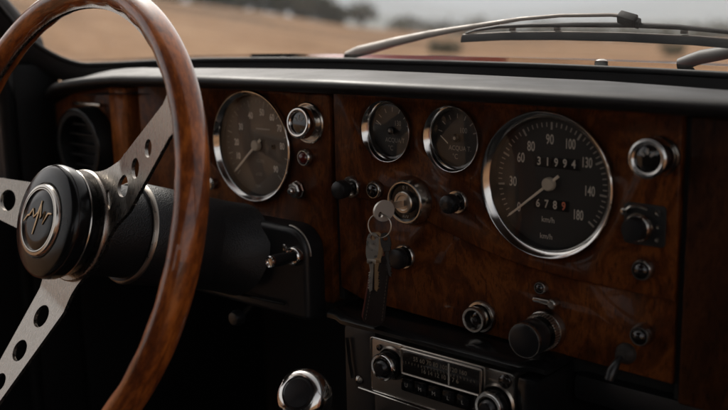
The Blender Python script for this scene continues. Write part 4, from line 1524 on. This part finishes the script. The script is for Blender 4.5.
# far hills, two ranges
for nm, dist, extra, seed in (('far_hills', 2300.0, 0.0, 1.0), ('near_hills', 900.0, -0.012, 9.0)):
    b = MB()
    secs = []
    for k in range(161):
        az = -YAW - 1.0 + 2.0 * k / 160
        px = az_px(az)
        e = elev(CREST, px) + extra + 0.0016 * mnoise.noise((k * 0.13, seed, 0)) + 0.0007 * mnoise.noise((k * 0.5, seed, 3))
        if nm == 'near_hills':
            e = -0.004 + 0.004 * mnoise.noise((k * 0.10, seed, 1)) + (0.010 if 330 < px < 420 else 0)
        s = []
        for j in range(9):
            t = j / 8
            rr = dist * (0.72 + 0.28 * t)
            zt = CAM.z + dist * e
            z = -17 + (zt + 17) * math.sin(t * PI / 2) ** 1.3
            s.append((CAM.x + rr * math.sin(az), CAM.y + rr * math.cos(az), z))
        s.append((CAM.x + dist * 1.15 * math.sin(az), CAM.y + dist * 1.15 * math.cos(az), -17))
        secs.append(s)
    b.loft(secs)
    tag(b.build(nm, M['hill'], world=True, smooth=80), 'hazy blue-grey hills in the distance', kind='structure')


def plant(name, label, cat, px, r, w, h, leafmat, group=None, trunk=0.1, n=900, seed=0, tall=False):
    az = math.atan((px - 364) / 954.0) - YAW
    x, y = CAM.x + r * math.sin(az), CAM.y + r * math.cos(az)
    z = ground_z(x, y) - 0.03
    rng = random.Random(seed)
    t = bpy.data.objects.new(name, None)
    COL.objects.link(t)
    t.location = (x, y, z)
    tag(t, label, cat, group)
    # limbs
    b = MB()
    tips = []
    nl = 7
    hz = h * (0.35 if tall else 0.12)
    b.tube([(x, y, z), (x + 0.02 * w, y, z + hz * 0.6), (x, y + 0.01 * w, z + hz)], [trunk, trunk * 0.8, trunk * 0.65], 8)
    for k in range(nl):
        a = 2 * PI * k / nl + rng.uniform(-.3, .3)
        q = Vector((x + math.cos(a) * w * 0.33 * rng.uniform(.6, 1.1), y + math.sin(a) * w * 0.33 * rng.uniform(.6, 1.1), z + hz + (h - hz) * rng.uniform(.45, .8)))
        m_ = Vector((x, y, z + hz)).lerp(q, 0.5) + Vector((0, 0, 0.06 * h))
        b.tube([(x, y, z + hz * 0.9), m_, q], [trunk * 0.55, trunk * 0.35, trunk * 0.12], 6)
        tips.append(q)
    b.build('trunk', M['bark'], t, world=True)
    # clumps of leaves through the crown's volume
    clumps = []
    for q in tips:
        clumps.append((q, w * rng.uniform(.16, .27)))
    for k in range(12):
        a = rng.uniform(0, 2 * PI)
        rr = w * 0.40 * math.sqrt(rng.random())
        lo = 0.42 if tall else 0.18
        zz = z + h * rng.uniform(lo, 0.86 - 0.5 * (rr / w))
        clumps.append((Vector((x + rr * math.cos(a), y + rr * math.sin(a), zz)), w * rng.uniform(.10, .20)))
    b = MB()
    for i in range(n):
        c, cr = clumps[rng.randrange(len(clumps))]
        d = Vector((rng.gauss(0, 1), rng.gauss(0, 1), rng.gauss(0, .8))).normalized() * cr * rng.random() ** 0.4
        o = c + d
        if o.z < z + 0.02:
            o.z = z + 0.02 + rng.random() * 0.1
        s = w * rng.uniform(.030, .055)
        e1 = Vector((rng.gauss(0, 1), rng.gauss(0, 1), rng.gauss(0, 1))).normalized()
        e2 = e1.orthogonal().normalized()
        b.add([o - e1 * s, o + e2 * s * 0.5, o + e1 * s, o - e2 * s * 0.5], [[0, 1, 2, 3]])
    b.build('crown', leafmat, t, smooth=0, recalc=False, world=True)
    return t


BG = 'bushes along the brow of the field'
BL = 'blurred olive bush in the row along the top of the field'
for i, (px, r, w, h) in enumerate(((20, 74, 4.2, 1.2), (62, 72, 4.4, 1.3), (100, 70, 4.4, 1.5), (132, 69, 4.2, 1.8), (160, 66, 4.2, 2.1), (186, 67, 4.2, 2.4), (212, 65, 4.0, 2.5), (236, 66, 4.0, 2.6), (260, 65, 4.0, 2.8), (283, 66, 3.8, 2.6), (304, 65, 3.6, 2.4), (323, 66, 3.0, 1.9), (339, 67, 2.6, 1.4))):
    plant('bush', BL, 'bush', px, r, w, h, M['leaf_grey'] if i % 3 == 1 else M['leaf_olive'], BG, 0.07, 1700, 20 + i)
plant('small_tree', 'lone round blurred tree just right of the row of bushes', 'tree', 366, 74, 2.5, 2.6, M['leaf_olive'], None, 0.12, 1500, 51, True)
plant('shrub', 'low dark shrub on the field seen under the long wiper arm', 'shrub', 447, 29, 1.15, 0.42, M['leaf_olive'], None, 0.02, 700, 61)
plant('shrub', 'dark shrub on the field near the right edge, under the wiper blade', 'shrub', 672, 33, 1.0, 0.46, M['leaf_olive'], None, 0.02, 700, 62)
RGP = 'low bushes beyond the right of the field'
for i, (px, r, w, h) in enumerate(((408, 76, 3.0, 1.0), (440, 80, 3.6, 1.0), (476, 78, 4.0, 1.15), (515, 82, 4.4, 1.1), (552, 80, 3.8, 1.2), (590, 84, 4.6, 1.2), (632, 80, 3.8, 1.2), (668, 82, 4.2, 1.3), (706, 80, 4.2, 1.3), (742, 82, 4.2, 1.3))):
    plant('bush', 'faint low bush beyond the brow on the right, behind the wiper', 'bush', px, r, w, h + 0.9, M['leaf_grey'], RGP, 0.05, 700, 80 + i)

# ------------------------------------------------------------------ air
b = MB()
b.box(-3000, 3000, -3000, 3000, -19.5, 125)
m = M['haze'] = bpy.data.materials.new('haze_air')
m.use_nodes = True
m.node_tree.nodes.remove(m.node_tree.nodes['Principled BSDF'])
pv = N(m, 'ShaderNodeVolumePrincipled')
pv.inputs['Color'].default_value = (0.78, 0.86, 0.94, 1)
pv.inputs['Density'].default_value = 0.0009
L(m, pv.outputs['Volume'], m.node_tree.nodes['Material Output'].inputs['Volume'])
hz = b.build('haze', m, smooth=0, world=True)
tag(hz, 'thin haze over the countryside', kind='stuff')

# ------------------------------------------------------------------ light
w = bpy.data.worlds.new('World')
scene.world = w
w.use_nodes = True
nt = w.node_tree
bg = nt.nodes['Background']
sky = nt.nodes.new('ShaderNodeTexSky')
sky.sky_type = 'NISHITA'
sky.sun_disc = False
SUN_EL, SUN_AZ = math.radians(42), math.radians(-60)   # azimuth from straight ahead, + to the right
sky.sun_elevation = SUN_EL
sky.sun_rotation = SUN_AZ
sky.air_density = 1.0
sky.dust_density = 4.0
sky.ozone_density = 1.0
tc = nt.nodes.new('ShaderNodeTexCoord')
mp = nt.nodes.new('ShaderNodeMapping')
mp.inputs['Scale'].default_value = (1, 1, 2.6)
nt.links.new(tc.outputs['Generated'], mp.inputs['Vector'])
nz_ = nt.nodes.new('ShaderNodeTexNoise')
nz_.inputs['Scale'].default_value = 2.4
nz_.inputs['Detail'].default_value = 6
nt.links.new(mp.outputs['Vector'], nz_.inputs['Vector'])
mr = nt.nodes.new('ShaderNodeMapRange')
mr.inputs['From Min'].default_value = 0.35
mr.inputs['From Max'].default_value = 0.65
mr.inputs['To Min'].default_value = 0.72
mr.inputs['To Max'].default_value = 0.95
nt.links.new(nz_.outputs['Fac'], mr.inputs['Value'])
bw = nt.nodes.new('ShaderNodeRGBToBW')
nt.links.new(sky.outputs['Color'], bw.inputs['Color'])
tint = nt.nodes.new('ShaderNodeMix')
tint.data_type = 'RGBA'
tint.blend_type = 'MULTIPLY'
tint.inputs[0].default_value = 1.0
nt.links.new(bw.outputs['Val'], tint.inputs[6])
tint.inputs[7].default_value = (1.06, 1.0, 0.95, 1)
mixc = nt.nodes.new('ShaderNodeMix')
mixc.data_type = 'RGBA'
nt.links.new(mr.outputs['Result'], mixc.inputs[0])
nt.links.new(sky.outputs['Color'], mixc.inputs[6])
nt.links.new(tint.outputs[2], mixc.inputs[7])
nt.links.new(mixc.outputs[2], bg.inputs['Color'])
bg.inputs['Strength'].default_value = 0.105

sl = bpy.data.lights.new('sun', 'SUN')
sl.energy = 1.0
sl.angle = math.radians(14)
sl.color = (1.0, 0.95, 0.88)
so = bpy.data.objects.new('sun', sl)
COL.objects.link(so)
so.location = (0, 0, 30)
sd = Vector((math.sin(SUN_AZ) * math.cos(SUN_EL), math.cos(SUN_AZ) * math.cos(SUN_EL), math.sin(SUN_EL)))
so.rotation_euler = sd.to_track_quat('Z', 'Y').to_euler()

# ------------------------------------------------------------------ camera
yaw, pit, rol = 0.71760372, 0.20713144, -0.02241538
cy, sy, cp, sp_, cr, sr = math.cos(yaw), math.sin(yaw), math.cos(pit), math.sin(pit), math.cos(rol), math.sin(rol)
Bm = Matrix(((1, 0, 0), (0, -1, 0), (0, 0, -1)))
Ry = Matrix(((cy, 0, sy), (0, 1, 0), (-sy, 0, cy)))
Rx = Matrix(((1, 0, 0), (0, cp, -sp_), (0, sp_, cp)))
Rz = Matrix(((cr, -sr, 0), (sr, cr, 0), (0, 0, 1)))
R = Rz @ Rx @ Ry @ Bm            # rows: right, down, forward in (u, v, n)


def D3(q):
    return P(q) - P((0, 0, 0))


rx, dn_, fw = D3(R[0]), D3(R[1]), D3(R[2])
cam = bpy.data.cameras.new('camera')
co = bpy.data.objects.new('camera', cam)
COL.objects.link(co)
mw = Matrix.Identity(4)
for i in range(3):
    mw[i][0], mw[i][1], mw[i][2], mw[i][3] = rx[i], -dn_[i], -fw[i], CAM[i]
co.matrix_world = mw
cam.sensor_width = 36
cam.sensor_fit = 'HORIZONTAL'
cam.lens = 0.95350136 * 1000 / 728 * 36
cam.clip_start = 0.02
cam.clip_end = 12000
cam.dof.use_dof = True
cam.dof.focus_distance = 0.84
cam.dof.aperture_fstop = 4.2
cam.dof.aperture_blades = 7
scene.camera = co

scene.render.engine = 'CYCLES'
cy_ = scene.cycles
cy_.use_denoising = True
cy_.denoiser = 'OPENIMAGEDENOISE'
cy_.max_bounces = 10
cy_.transparent_max_bounces = 16
cy_.volume_bounces = 1
cy_.sample_clamp_indirect = 6
cy_.caustics_reflective = False
cy_.caustics_refractive = False
scene.view_settings.view_transform = 'Standard'
scene.view_settings.look = 'None'
scene.view_settings.exposure = 1.2
scene.view_settings.gamma = 1.0
scene.view_settings.use_curve_mapping = False
